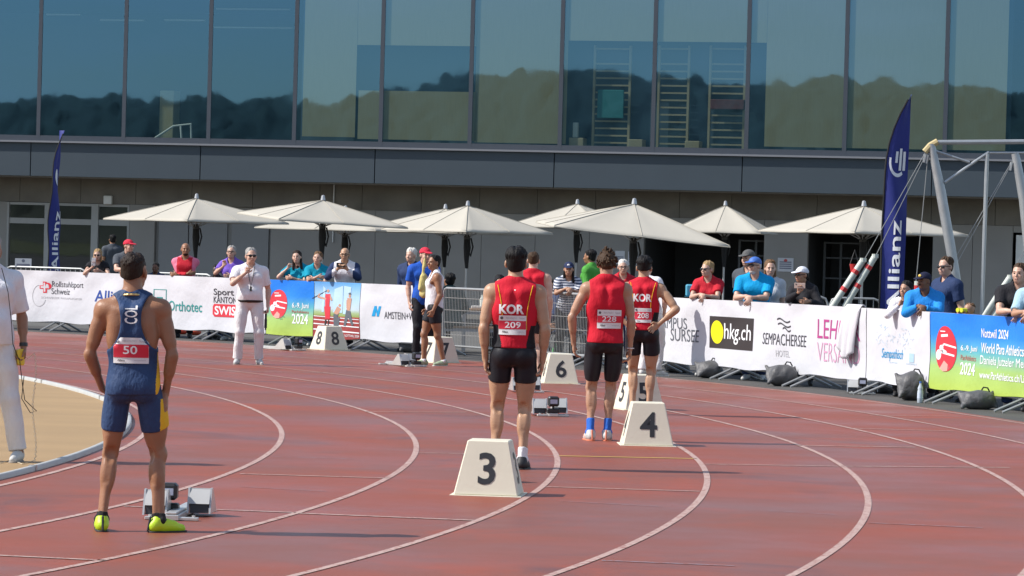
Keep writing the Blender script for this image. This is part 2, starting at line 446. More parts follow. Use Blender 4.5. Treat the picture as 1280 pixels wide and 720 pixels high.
            P.append(ell(hp+(K-hp)*.55-fd*.026, (.058*g, .05*g, .16), s.fr(K-hp, fd), .04, tt_))
            P.append(ell(K+fd*.016, (.043*g, .040*g, .05), s.fr(An-K, fd), .025, st))
            P.append(cap(K, An, .048*g, .032*g, .025, st))
            sd = np.cross(fd, A3(0, 0, 1)); up_ = -(An-K)/np.linalg.norm(An-K)
            P.append(ell(K+(An-K)*.29-fd*.024-sd*.017*q, (.038*g, .045*g, .122), s.fr(An-K, fd), .022, st))
            P.append(ell(K+(An-K)*.25-fd*.020+sd*.019*q, (.036*g, .042*g, .105), s.fr(An-K, fd), .022, st))
            P.append(cap(K+(An-K)*.5-fd*.030, An-fd*.038+A3(0, 0, -.03), .022, .013, .02, st))
            for e_ in (-1, 1):
                P.append(cap(K+(hp-K)*.28-fd*.040+sd*.026*e_, K-fd*.030+sd*.034*e_, .020, .013, .02, st))
                P.append(ell(An+sd*.030*e_, (.014, .016, .018), I3, .012, st))
            P.append(ell(K-fd*.064, (.020, .018, .04), s.fr(An-K, fd), .035, st, op='s'))
            P.append(cap(An+A3(0, 0, -.01)-fd*.035, An+A3(0, 0, -.055)-fd*.04, .028, .028, .02, fo))
            P.append(cap(An+A3(0, 0, -.03), An+A3(0, 0, -.055)+fd*.15, .034, .024, .03, fo))
    @staticmethod
    def fr(ax, fw):
        z = ax/np.linalg.norm(ax); y = fw-z*(fw@z); y /= np.linalg.norm(y)
        return np.stack([np.cross(y, z), y, z], 1)
    def T(s, x, y, z): return s.O+s.Rt@A3(x, y, z-.95)
    def sel(s, tags, off=0., **k): return [grown(p, off, **k) for p in s.p if p['tag'] in tags and p['op'] == 'u']
    def top(s): return s.H(0, -.012, .118)[2]
    # ---- clothing volumes
    def leg(s, t, off, flare=.0, shin=None, foff=None):
        """prims of a trouser leg down to fraction t of the thigh (or shin fraction)"""
        out = []
        for nm in 'LR':
            hp, K, An, fd = s.J['leg'+nm]
            if shin is None:
                e = hp+(K-hp)*t; n = (K-hp)/np.linalg.norm(K-hp)
                out += s.sel(('thigh'+nm,), off, clip=(e, n))
                if flare: out.append(cap(hp, K, .095+flare, .078+flare, .02, '', clip=(e, n)))
            else:
                e = K+(An-K)*shin; n = (An-K)/np.linalg.norm(An-K)
                out += s.sel(('thigh'+nm,), off)
                out += s.sel(('shin'+nm,), off, clip=(e, n))
                if flare: out += [cap(hp, K, .095+flare*.6, .060+flare, .02, ''), cap(K, An, .060+flare, .056+flare*1.2, .02, '', clip=(e, n))]
        return out
    def sleeve(s, t, off, flare=.012, fore=None):
        out = []
        for nm in 'LR':
            S, E, W = s.J[nm]
            if fore is None:
                e = S+(E-S)*t; n = (E-S)/np.linalg.norm(E-S)
                out += s.sel(('uarm'+nm,), off, clip=(e, n))
                out.append(cap(S, E, .055+flare, .05+flare, .03, '', clip=(e, n)))
            else:
                e = E+(W-E)*fore; n = (W-E)/np.linalg.norm(W-E)
                out += s.sel(('uarm'+nm,), off); out += s.sel(('farm'+nm,), off, clip=(e, n))
        return out
    def drape(s, z0=.86, r=0.):
        """a hanging shirt body below the ribs"""
        return [ell(s.T(0, 0, 1.02), ((.165+r)*s.w, (.125+r)*s.w, .22), s.Rt, .05)]

def mesh_of(name, prims, h, sc_, mat, parent, cuts=(), noise=None, paint=None, smooth=True):
    D, lo = field(prims, h, cuts, noise)
    V, Q = snets(D, lo, h)
    mi = None
    if paint is not None:
        C = V[Q].mean(1); mi = paint(C)
    return npmesh(name, V*sc_, Q, mat, parent, smooth, mi)

HAIRC = dict(black=(.012, .011, .011), brown=(.06, .035, .02), dark=(.025, .016, .012), blond=(.38, .25, .12), grey=(.33, .32, .30), white=(.62, .60, .56), lbrown=(.16, .09, .045))
def hairM(c): return M('hair_'+c, HAIRC[c], rough=.55, var=.5, scale=55, bump=.4, bscale=150, spec=.16, stretch=(1, 1, .2))
def make_hair(F, style, colr, h, S, root, strands=False):
    H, Rh = F.H, F.Rh; m = hairM(colr); D = lambda x, y, z: Rh@A3(x, y, z)
    n = D(0, .60, -.80); fore = H(0, .10, .070)
    if F.fem: fore = H(0, .10, .078); n = D(0, .66, -.75)
    up = .012
    if style in ('short', 'crop', 'full', 'bob', 'long', 'pony', 'bun', 'ring', 'bowl'):
        up = dict(crop=.002, short=.007, full=.014, bob=.012, long=.010, pony=.006, bun=.007, ring=.001, bowl=.016)[style]
        # thin at the hairline, thickest over the crown
        ce = A3(0, -.020-.5*up, .041+.5*up); rr = A3(.079+.40*up, .097+.35*up, .084+.35*up)
        pr = [ell(H(*ce), rr, Rh, .01), ell(H(0, -.052, -.018), A3(.066, .054, .062)+up*.5, Rh, .03)]
        if style == 'crop': n = D(0, .50, -.86)
        if style == 'bowl': n = D(0, .40, -.91); fore = H(0, .10, .055)
        n = n/np.linalg.norm(n)
        for p in pr: p['clip'] = [(fore, n), (H(0, 0, -.085), D(0, 0, -1))]
        if style == 'ring': pr = [dict(p, clip=p['clip']+[(H(0, 0, .06), D(0, .25, .97))]) for p in pr]
        if strands:                                             # locks lying over the scalp from the crown outwards
            rs = random.Random(len(colr)+len(style))
            ends = dict(crop=1.55, short=1.75, full=2.05, bowl=2.0).get(style, 1.8); pol_ = 1.15
            for i in range(190):
                ph = rs.uniform(0, 6.283); th = .12+1.2*math.sqrt(rs.random()); L = rs.uniform(.35, .6) if style != 'crop' else .18
                back = .5-.5*math.sin(ph)                       # longer towards the nape
                if th+L > ends*(.62+.38*back): continue
                sw_ = rs.uniform(-.25, .25); lift = rs.uniform(-.001, .006)*(1 if style != 'crop' else .4); pts = []
                for k_ in range(4):
                    t_ = th+L*k_/3; a_ = ph+sw_*k_/3
                    d_ = A3(math.sin(t_)*math.cos(a_), math.sin(t_)*math.sin(a_), math.cos(t_))
                    pts.append(H(*(ce+d_*(rr+lift-(.004 if k_ == 3 else 0)))))
                w_ = rs.uniform(.006, .010)*(.6 if style == 'crop' else 1)
                for k_ in range(3): pr.append(cap(pts[k_], pts[k_+1], w_*(1-.22*k_), w_*(.78-.22*k_), .004))
        elif style == 'short': pr.append(ell(H(0, .05, .105), (.055, .04, .022), Rh, .02))
        if style in ('long', 'bob'):
            z = -.21 if style == 'long' else -.11
            pr.append(cap(H(0, -.055, 0), H(0, -.075, z), .066, .058, .03))
            for q in (-1, 1): pr.append(cap(H(.068*q, -.022, .035), H(.080*q, .0, z), .021, .024, .02))
        if style == 'pony': pr.append(cap(H(0, -.11, .03), H(.0, -.14, -.12), .03, .018, .02))
        if style == 'bun': pr.append(ell(H(0, -.10, .075), (.04, .04, .04), Rh, .02))
    elif style == 'dread':
        pr = [ell(H(0, -.014, .05), (.082, .10, .075), Rh, .01, clip=(H(0, 0, -.03), D(0, .52, -.85))), ell(H(0, -.055, .0), (.068, .058, .06), Rh, .02, clip=(H(0, 0, -.05), D(0, .3, -.95)))]
        rs = random.Random(4)
        for i in range(85):
            a = rs.uniform(0, 6.28); r = math.sqrt(rs.random())
            b = H(.078*r*math.cos(a), -.014+.094*r*math.sin(a), .030+.083*math.sqrt(max(0, 1-r*r*.97))-(.03*r**3 if math.sin(a) < .2 else 0))
            o = D(.022*r*math.cos(a)+rs.uniform(-.012, .012), .022*r*math.sin(a)+rs.uniform(-.012, .012), .048*rs.uniform(.5, 1.1)*(1.25-r)-.012*r)
            pr.append(cap(b, b+o, .0115, .009, .004))
        for i in range(46):
            a = rs.uniform(3.0, 6.42); z = rs.uniform(.0, .06)
            b = H(.078*math.cos(a), -.014+.094*math.sin(a), z); o = D(.012*math.cos(a), .016*math.sin(a), -rs.uniform(.008, .026))
            pr.append(cap(b, b+o, .0105, .008, .004))
    ns = wrinkle(3, .0032, 55, .0) if style != 'dread' else None
    return mesh_of('hair', pr, h, S, m, root, noise=ns)
def make_cap(F, col, h, S, root, brim=True, emblem=None):
    H, Rh = F.H, F.Rh; m = cloth('cap_'+col[0], col[1])
    pr = [ell(H(0, -.012, .045), (.089, .108, .088), Rh, .01, clip=(H(0, 0, .036), Rh@A3(0, .1, -.995)))]
    if brim: pr.append(ell(H(0, .118, .045), (.070, .078, .009), Rh@Rx(-12), .012))
    o = mesh_of('cap', pr, h, S, m, root)
    if emblem:
        mesh_of('cap_emblem', [ell(H(0, .094, .078), (.026, .012, .02), Rh, .01)], .004, S, emblem, o)
    return o
def face_bits(F, S, root, glasses=None, brow='dark', dark_eyes=True):
    H, Rh = F.H, F.Rh
    if glasses != 'sun':
        for q in (-1, 1):
            mesh_of('eye', [ell(H(.031*q, .0885, .003), (.0125, .007, .0065), Rh, .001)], .003, S, M('eye_dark', (.035, .025, .02), rough=.15), root)
            mesh_of('eyebrow', [cap(H(.016*q, .092, .023), H(.046*q, .082, .024), .0045, .003, .001)], .003, S, hairM(brow), root)
    mesh_of('mouth', [cap(H(-.02, .092, -.063), H(.02, .092, -.063), .0055, .0055, .004)], .003, S, M('lip', (.28, .10, .085), rough=.5), root)
    if glasses:
        pr = []
        for q in (-1, 1):
            if glasses == 'sun': pr.append(ell(H(.032*q, .098, .002), (.030, .009, .021), Rh, .004))
            else:
                for i in range(10):
                    a, b = 2*math.pi*i/10, 2*math.pi*(i+1)/10
                    pr.append(cap(H(.032*q+.023*math.cos(a), .104, .002+.018*math.sin(a)), H(.032*q+.023*math.cos(b), .104, .002+.018*math.sin(b)), .003, .003, .001))
            pr.append(cap(H(.055*q, .095, .008), H(.083*q, .0, .01), .0045, .0045, .003))
        pr.append(cap(H(-.012, .106, .006), H(.012, .106, .006), .004, .004, .002))
        mesh_of('sunglasses' if glasses == 'sun' else 'glasses', pr, .0034, S, M('glasses_dark', (.012, .012, .014), rough=.12), root)

SKIN = dict(tan=(.31, .150, .082), asian=(.46, .27, .165), brown=(.17, .085, .05), dark=(.06, .035, .025), pale=(.56, .35, .26), mid=(.42, .235, .15))
def shoes(F, h, S, root, mat, sole=None, trim=None):
    for nm in 'LR':
        hp, K, An, fd = F.J['leg'+nm]; z0 = An[2]-.085
        a = An.copy(); a[2] = z0
        up = A3(0, 0, 1)
        pr = [cap(a-fd*.045+up*.045, a+fd*.02+up*.045, .037, .036, .02), cap(a+fd*.02+up*.043, a+fd*.155+up*.030, .039, .029, .02),
              cap(a-fd*.03+up*.06, a-fd*.02+up*.085, .040, .036, .02), cap(a-fd*.01+up*.075, a+fd*.09+up*.05, .036, .032, .03)]
        o = mesh_of('shoe', pr, h, S, mat, root, cuts=[('plane', a+up*.012, A3(0, 0, -1)), ell(An+up*.03, (.034, .04, .04), k=.004)])
        if trim is not None:
            mesh_of('heel_strip', [cap(a-fd*.088+up*.02, a-fd*.070+up*.105, .007, .008, .003)], .004, S, trim, o)
            rg = [An+fd*(.042*math.sin(t)-.004)+np.cross(fd, up)*.036*math.cos(t)+up*(-.002+.004*math.sin(t)) for t in np.linspace(0, 2*math.pi, 15)]
            mesh_of('collar', [cap(rg[i], rg[i+1], .009, .009, .004) for i in range(14)], .004, S, trim, o)
            mesh_of('side_stripe', [cap(a+fd*.02+np.cross(fd, up)*e_*.041+up*.03, a+fd*.10+np.cross(fd, up)*e_*.040+up*.055, .005, .004, .002) for e_ in (-1,)], .004, S, trim, o)
        if sole is not None:
            ps = [cap(a-fd*.044+up*.014, a+fd*.165+up*.014, .040, .033, .01)]
            mesh_of('sole', ps, h, S, sole, o, cuts=[('plane', a+up*.001, A3(0, 0, -1)), ('plane', a+up*.018, A3(0, 0, 1))])
def socks(F, frac, h, S, root, mat):
    for nm in 'LR':
        hp, K, An, fd = F.J['leg'+nm]; e = An+(K-An)*frac; n = (K-An)/np.linalg.norm(K-An)
        pr = F.sel(('shin'+nm,), .006, clip=(e, n)); pr.append(cap(An, An+A3(0, 0, -.03), .036, .036, .02))
        mesh_of('sock', pr, h, S, mat, root)

def person(label, pos, rz, top=None, scale=None, skin='pale', hair=('short', 'brown'), fig=None, h=.010, group=None, face=True, glasses=None, hat=None, brow='dark', wear=(), shoe=None, sole=None, sock=None, hairh=None, trim=None):
    F = Fig(**(fig or {}))
    S = scale if scale else top/F.top()
    root = empty('person', (pos[0], pos[1], pos[2] if len(pos) > 2 else 0), math.radians(rz), label, 'person', group)
    body = mesh_of('body', F.p, h, S, skinM('skin_'+skin, SKIN[skin]), root)
    out = {'root': root, 'F': F, 'S': S, 'body': body}
    for wr in wear:
        nm, fn = wr[0], wr[1]
        pr, cuts, mat, kw = fn(F)
        out[nm] = mesh_of(nm, pr, kw.pop('h', h), S, mat, root, cuts, **kw)
    if hat and hair and hair[0] in ('short', 'full'): hair = ('crop', hair[1])
    if hair: make_hair(F, hair[0], hair[1], hairh or (.0042 if h < .0072 else .0062), S, root, not hat and hair[0] not in ('ring', 'dread'))
    if hat: make_cap(F, hat[:2], .006, S, root, emblem=hat[2] if len(hat) > 2 else None)
    if face: face_bits(F, S, root, glasses, brow)
    if sock: socks(F, sock[0], h, S, root, sock[1])
    if shoe: shoes(F, min(h, .008), S, root, shoe, sole, trim)
    return out

# ---- garments: functions of the posed figure returning (prims, cuts, material, options)
def g_tank(mat, off=.010, hem=.93, arm=((.205, -.01, 1.40), (.068, .13, .125)), neck=.07, seed=1, amp=.005, loose=.0, paint=None, nz=1.437, hh=None):
    def f(F):
        pr = F.sel(('torso', 'pelvis'), off, k=.055)
        if loose: pr.append(ell(F.T(0, -.005, 1.08), ((.150+loose)*F.w, (.115+loose)*F.w, .25), F.Rt, .06))
        cuts = [('plane', F.T(0, 0, hem), F.Rt@A3(0, 0, -1))]
        for q in (-1, 1): cuts.append(ell(F.T(arm[0][0]*q, arm[0][1], arm[0][2]), arm[1], F.Rt, .012))
        cuts.append(cap(F.T(0, .03, nz+.035), F.T(0, .05, nz+.25), neck, neck+.03, .01)); cuts.append(cap(F.T(0, .10, nz-.02), F.T(0, .12, nz+.2), neck, neck, .01))
        kw = dict(noise=wrinkle(seed, amp, 20, 1.0))
        if paint: kw['paint'] = lambda C: paint(F, C)
        if hh: kw['h'] = hh
        return pr, cuts, mat, kw
    return f
def g_shirt(mat, off=.018, hem=.86, sl=.62, fore=None, seed=2, amp=.006, drape=.0, neck=.066, tucked=False, paint=None, collar=False):
    def f(F):
        pr = F.sel(('torso', 'pelvis'), off, k=.06)+F.sleeve(sl, off*.9, fore=fore)
        pr += F.drape(r=drape)
        if collar:
            for i in range(12):
                a, b = 2*math.pi*i/12, 2*math.pi*(i+1)/12
                if math.sin((a+b)/2) > .93: continue
                g = lambda t: F.T(.068*math.cos(t), .0+.064*math.sin(t)-.004, 1.525-.03*max(0, math.sin(t))-.0)
                pr.append(cap(g(a), g(b), .017, .017, .012))
        cuts = [('plane', F.T(0, 0, hem), F.Rt@A3(0, 0, -1)), cap(F.T(0, .012, 1.50), F.T(0, .03, 1.7), neck, neck, .008), cap(F.T(0, .075, 1.50), F.T(0, .09, 1.7), .03, .03, .01)]
        kw = dict(noise=wrinkle(seed, amp, 20, .8))
        if paint: kw['paint'] = lambda C: paint(F, C)
        return pr, cuts, mat, kw
    return f
def g_legs(mat, t=None, shin=None, off=.008, flare=0., waist=1.02, seed=3, amp=.003, paint=None, hh=None):
    def f(F):
        pr = F.sel(('pelvis',), off, k=.04)+F.leg(t, off, flare, shin)
        pr.append(ell(F.T(0, 0, 1.02), (.140*F.w+off, .105*F.w+off, .10), F.Rt, .05))
        cuts = [('plane', F.T(0, 0, waist), F.Rt@A3(0, 0, 1))]
        kw = dict(noise=wrinkle(seed, amp, 24, .6))
        if paint: kw['paint'] = lambda C: paint(F, C)
        if hh: kw['h'] = hh
        return pr, cuts, mat, kw
    return f

# ---- flat things sewn or pinned onto cloth: sheets laid on the surface as seen from behind (dirn +1) or in front
class Back:
    def __init__(s, o, dirn=1):
        me = o.data; n = len(me.vertices); co = np.empty(n*3, np.float32); me.vertices.foreach_get('co', co)
        s.bv = BVHTree.FromPolygons([tuple(v) for v in co.reshape(-1, 3).tolist()], [tuple(p.vertices) for p in me.polygons])
        s.o = o; s.d = dirn
    def y(s, x, z, off):
        r = s.bv.ray_cast(Vector((x, -1.5*s.d, z)), Vector((0, s.d, 0)))
        if r[0] is None:
            q = s.bv.find_nearest(Vector((x, -.1*s.d, z)))[0]; return q.y-off*s.d
        return r[0].y-off*s.d
    def grid(s, x0, x1, z0, z1, nx=14, nz=10, off=.006):
        X = np.linspace(x0, x1, nx); Z = np.linspace(z0, z1, nz)
        Y = np.array([[s.y(x, z, 0) for x in X] for z in Z])
        for it in range(3):
            Pd = np.pad(Y, 1, mode='edge'); Y2 = (Pd[:-2, 1:-1]+Pd[2:, 1:-1]+Pd[1:-1, :-2]+Pd[1:-1, 2:]+Y*2)/6
            Y = np.minimum(Y2, Y) if s.d > 0 else np.maximum(Y2, Y)
        s.G = (x0, x1, z0, z1, Y-off*s.d); return s.G
    def at(s, x, z, off=.003):
        x0, x1, z0, z1, Y = s.G; fx = min(max((x-x0)/(x1-x0), 0), 1)*(Y.shape[1]-1); fz_ = min(max((z-z0)/(z1-z0), 0), 1)*(Y.shape[0]-1)
        i, j = min(int(fz_), Y.shape[0]-2), min(int(fx), Y.shape[1]-2); a, b = fz_-i, fx-j
        y = Y[i, j]*(1-a)*(1-b)+Y[i+1, j]*a*(1-b)+Y[i, j+1]*(1-a)*b+Y[i+1, j+1]*a*b
        return Vector((x, y-off*s.d, z))
    def sheet(s, name, x0, x1, z0, z1, mat, parent, off, band=None, mat2=None):
        nx, nz = 14, 12; V = []; Q = []; mi = []
        for k in (0, 1):
            for i in range(nz):
                for j in range(nx):
                    V.append(s.at(x0+(x1-x0)*j/(nx-1), z0+(z1-z0)*i/(nz-1), off-.0015*k))
        for i in range(nz-1):
            for j in range(nx-1):
                a = i*nx+j; q = [a, a+1, a+nx+1, a+nx]
                Q.append(q if s.d > 0 else q[::-1]); Q.append([t+nx*nz for t in (q[::-1] if s.d > 0 else q)])
        return npmesh(name, np.array([tuple(v) for v in V]), np.array(Q), mat, parent, True)
    def text(s, name, t, x0, x1, z0, z1, mat, parent, off=.006, bold=.015, vert=False):
        if vert: fn = lambda u, v: s.at(x0+(x1-x0)*(1-v), z0+(z1-z0)*u, off)
        else: fn = lambda u, v: s.at(x0+(x1-x0)*u, z0+(z1-z0)*v, off)
        if s.d < 0 and not vert: fn = lambda u, v: s.at(x1-(x1-x0)*u, z0+(z1-z0)*v, off)
        return letters(name, t, fn, mat, parent, bold, (10, 6))
# ================================================================== SETTING: ground, track, lines
def worn_track():
    m = bpy.data.materials.new('running_track_rubber'); m.use_nodes = True
    n = m.node_tree.nodes; l = m.node_tree.links; b = n['Principled BSDF']
    tc = n.new('ShaderNodeTexCoord')
    def noise(scale, detail, rough=.5, dist=0.):
        z = n.new('ShaderNodeTexNoise'); z.inputs['Scale'].default_value = scale; z.inputs['Detail'].default_value = detail
        z.inputs['Roughness'].default_value = rough; z.inputs['Distortion'].default_value = dist; l.new(tc.outputs['Object'], z.inputs['Vector']); return z
    def ramp(src, a, b_):
        r = n.new('ShaderNodeMapRange'); r.inputs[1].default_value = a; r.inputs[2].default_value = b_; l.new(src, r.inputs[0]); return r.outputs[0]
    def mix(fac, A, B):
        x = n.new('ShaderNodeMix'); x.data_type = 'RGBA'; l.new(fac, x.inputs[0])
        for i, q in ((6, A), (7, B)):
            if isinstance(q, tuple): x.inputs[i].default_value = (*q, 1)
            else: l.new(q, x.inputs[i])
        return x.outputs[2]
    def ramp2(src):                                             # smoother where the rubber is polished by use
        r = n.new('ShaderNodeMapRange'); r.inputs[1].default_value = .35; r.inputs[2].default_value = .65; r.inputs[3].default_value = .36; r.inputs[4].default_value = .62; l.new(src, r.inputs[0]); return r.outputs[0]
    worn = ramp(noise(.34, 6, .62, .5).outputs[0], .40, .60)
    c = mix(worn, (.300, .068, .031), (.232, .078, .050))
    c = mix(ramp(noise(.8, 6, .66, .6).outputs[0], .52, .70), c, (.35, .068, .024))
    c = mix(ramp(noise(.42, 7, .72, .8).outputs[0], .56, .72), c, (.120, .056, .053))
    g = noise(260, 2); c = mix(ramp(g.outputs[0], .35, .9), c, (.15, .05, .04))
    s = noise(31, 3); c = mix(ramp(s.outputs[0], .765, .79), c, (.42, .30, .27)); s = noise(45, 2); c = mix(ramp(s.outputs[0], .70, .76), c, (.10, .05, .045))
    l.new(c, b.inputs['Base Color']); l.new(ramp2(noise(.5, 4).outputs[0]), b.inputs['Roughness']); b.inputs['Specular IOR Level'].default_value = .38
    bp = n.new('ShaderNodeBump'); bp.inputs['Strength'].default_value = .2; bp.inputs['Distance'].default_value = .004
    l.new(noise(420, 2).outputs[0], bp.inputs['Height']); l.new(bp.outputs[0], b.inputs['Normal'])
    return m
def paint_mat(name, col, keep=.55):
    """track paint, worn through in scratches along the lane"""
    m = M(name, col, rough=.6, var=.1, scale=3); n = m.node_tree.nodes; l = m.node_tree.links
    b = n['Principled BSDF']; tc = n.new('ShaderNodeTexCoord')
    z = n.new('ShaderNodeTexNoise'); z.inputs['Scale'].default_value = 24; z.inputs['Detail'].default_value = 5; z.inputs['Roughness'].default_value = .75
    l.new(tc.outputs['Object'], z.inputs['Vector'])
    r = n.new('ShaderNodeMapRange'); r.inputs[1].default_value = keep; r.inputs[2].default_value = keep+.1; l.new(z.outputs[0], r.inputs[0])
    x = n.new('ShaderNodeMix'); x.data_type = 'RGBA'; l.new(r.outputs[0], x.inputs[0])
    l.new(b.inputs['Base Color'].links[0].from_socket, x.inputs[6]); x.inputs[7].default_value = (.28, .105, .08, 1)
    l.new(x.outputs[2], b.inputs['Base Color'])
    return m
ASPH = M('asphalt', (.075, .070, .064), rough=.9, var=.3, scale=1.2, bump=.4, bscale=160, detail=8)
PLAZA = M('plaza_paving', (.11, .105, .095), rough=.9, var=.2, scale=.6, bump=.2, bscale=120, detail=6)
INF = M('ochre_rubber', (.36, .235, .112), rough=.7, var=.22, scale=.9, bump=.3, bscale=260, detail=7, stretch=(.6, 1.6, 1))
TRACK = worn_track()
LINE = paint_mat('lane_paint', (.47, .325, .275), .50); LINEY = paint_mat('yellow_paint', (.60, .42, .08), .6); LINEB = paint_mat('faded_blue_paint', (.30, .26, .30), .46)
KERB = M('aluminium_kerb', (.46, .455, .43), rough=.45, metal=.15, var=.15, scale=5)

def sector(name, r0, r1, a0, a1, z, mat, n=160, nr=1, thick=0.):
    V = []; Q = []
    for i in range(n+1):
        a = a0+(a1-a0)*i/n
        for j in range(nr+1): V.append(tuple(pol(a, r0+(r1-r0)*j/nr, z)))
    for i in range(n):
        for j in range(nr):
            k = i*(nr+1)+j; Q.append((k, k+1, k+nr+2, k+nr+1))
    return npmesh(name, np.array(V), np.array(Q), mat, None, False)
g = MB(); g.poly([(-900, -900, 0), (900, -900, 0), (900, 900, 0), (-900, 900, 0)])
tag(g.build('ground', PLAZA), kind='structure')
A0, A1 = math.radians(-75), math.radians(125)
tag(sector('asphalt_strip', 46.2, 49.5, A0, A1, .004, ASPH, 240), kind='structure')
tag(sector('running_track', 36.30, 46.42, A0, A1, .008, TRACK, 400, 4), kind='structure')
tag(sector('infield', 4., 36.32, A0, A1, .006, INF, 240, 4), kind='structure')
for k in range(9):
    r = R0+1.22*k-(.034 if k == 0 else 0)
    tag(sector('lane_line', r-.025, r+.025, A0, A1, .012, LINE, 500), kind='structure')
def ground_line(p, q, wd, mat, name='start_line'):
    A, B = gp(*p, .012), gp(*q, .012); d = (B-A).normalized(); n = Vector((-d.y, d.x, 0))*wd/2
    m = MB(); m.poly([A-n, B-n, B+n, A+n]); tag(m.build(name, mat), kind='structure')
def radial(p, k0, k1, wd=.05, mat=LINE, name='start_line'):
    """a line straight across lanes k0..k1 through the spot p"""
    A = gp(*p); a = math.atan2(A.y-CY, A.x-CX)
    e = Vector((math.cos(a), math.sin(a), 0)); n = Vector((-e.y, e.x, 0))*wd/2; O = Vector((CX, CY, .0126))
    m = MB(); P, Q = O+e*(R0+1.22*k0+.03), O+e*(R0+1.22*k1-.03)
    m.poly([P-n, P+n, Q+n, Q-n][::-1]); tag(m.build(name, mat), kind='structure')
for p, q, mt, wd in (((300, 592), (486, 597.5), LINE, .05), ((155, 632.5), (370, 640.5), LINE, .05), ((374, 641.3), (593, 650.2), LINE, .06),
        ((523, 565.8), (692, 569.3), LINE, .04), ((699, 569.6), (871, 573.2), LINEY, .06), ((881, 580), (1047, 582.6), LINE, .05), ((1052, 582.7), (1262, 584.2), LINE, .05),
        ((683, 608.2), (875, 614), LINE, .05), ((456, 514.6), (585, 515.2), LINE, .05), ((997, 556.6), (1144, 559), LINE, .06), ((1064, 535.2), (1192, 538.8), LINE, .05),
        ((1087, 519), (1205, 520.4), LINE, .04), ((-60, 691), (131, 700.2), LINE, .05), ((320, 464.6), (410, 465.6), LINE, .05), ((752, 700.2), (918, 707), LINEB, .03),
        ((1085, 653.2), (1228, 659.4), LINEB, .03), ((960, 638), (1044, 643), LINEB, .02), ((700, 626), (828, 633), LINEB, .02), ((300, 608), (408, 614), LINEB, .02), ((340, 570.5), (442, 573.5), LINEB, .025)):
    ground_line(p, q, wd, mt)
# the metal kerb along the inner edge, in lengths
kr = empty('track_kerb', tuple(pol(math.radians(-10), 36.27)), 0, 'pale metal kerb curving round the inner edge of the red track', 'kerb')
kr.location = (0, 0, 0)
a = math.radians(-62)
while a < math.radians(60):
    b = a+4./36.3-.0004; V = []; Q = []; N = 10
    for i in range(N+1):
        t = a+(b-a)*i/N
        for r, z in ((36.25, .0), (36.253, .042), (36.260, .048), (36.292, .048), (36.299, .042), (36.302, .0)): V.append(tuple(pol(t, r, z)))
    for i in range(N):
        for j in range(5): k = i*6+j; Q.append((k, k+1, k+7, k+6))
    npmesh('kerb_rail', np.array(V), np.array(Q)[:, ::-1], KERB, kr, False)
    m = MB(); P = pol(b, 36.276, .026); m.box(P, (.058, .05, .052), Matrix.Rotation(b, 3, 'Z')); m.build('joint_clip', M('clip_metal', (.42, .42, .41), rough=.4, metal=.6), kr)
    a = b+.0004

# ------------------------------------------------------------------ wooded hills behind the camera (seen mirrored in the glass)
WOOD = M('far_wood', (.085, .102, .070), rough=.95, var=.35, scale=.12, detail=8)
MEADOW = M('far_meadow', (.12, .14, .05), rough=.95, var=.3, scale=.03, detail=5)
rs = np.random.RandomState(7)
HA = math.radians(-29.26)                                       # the glass looks back along this bearing from the mirrored standpoint (45, 172)
nx, ny = 420, 64
bear = np.linspace(-.24, .24, nx); rad = np.linspace(560, 800, ny)
BB, RR = np.meshgrid(bear, rad)
XX, YY = 45+RR*np.sin(HA+BB), 172.3-RR*np.cos(HA+BB)
tb_ = (np.array([-300, 0, 100, 170, 250, 330, 450, 510, 580, 640, 690, 760, 850, 900, 960, 1050, 1130, 1190, 1260, 1600])-640)/4338.
te_ = np.array([.040, .0400, .0415, .0425, .0428, .0412, .0455, .0452, .0500, .0525, .0545, .0535, .0505, .0490, .0498, .0520, .0512, .0525, .0490, .050])
ridge = 690*np.interp(BB, tb_, te_)-.8
rise = np.clip((RR-560)/130, 0, 1); rise = rise*rise*(3-2*rise)
Z = ridge*rise+.6-np.clip(RR-700, 0, 200)*.03
tr = np.zeros_like(Z)
N = 9000; tb = rs.uniform(-.24, .24, N); td = rs.uniform(590, 790, N); thh = rs.uniform(.3, 1.5, N)*(1+.9*(rs.rand(N) > .95)); trr = rs.uniform(.9, 2.5, N)
for i in range(N):
    w_ = trr[i]/td[i]
    ix = slice(max(0, int((tb[i]-w_+.24)/.48*(nx-1))), int((tb[i]+w_+.24)/.48*(nx-1))+2); iy = slice(max(0, int((td[i]-trr[i]-560)/240*(ny-1))), int((td[i]+trr[i]-560)/240*(ny-1))+2)
    d = 1-(((BB[iy, ix]-tb[i])*td[i])**2+(RR[iy, ix]-td[i])**2)/trr[i]**2
    tr[iy, ix] = np.maximum(tr[iy, ix], thh[i]*np.sqrt(np.clip(d, 0, 1)))
V = np.stack([XX, YY, Z+tr+rs.uniform(-.12, .12, Z.shape)], -1).reshape(-1, 3)
ii = np.arange(ny-1)[:, None]*nx+np.arange(nx-1)[None]
Q = np.stack([ii, ii+1, ii+nx+1, ii+nx], -1).reshape(-1, 4)
wd = npmesh('wooded_hill', V, Q, [WOOD], None, True); tag(wd, kind='structure')
V = np.array([(45+r*math.sin(HA+q), 172.3-r*math.cos(HA+q), .05+(r-330)*.002) for r in (330, 570) for q in np.linspace(-.3, .3, 20)])
Q = np.array([(i, i+1, i+21, i+20) for i in range(19)]); tag(npmesh('far_meadow', V, Q, MEADOW, None, False), kind='structure')

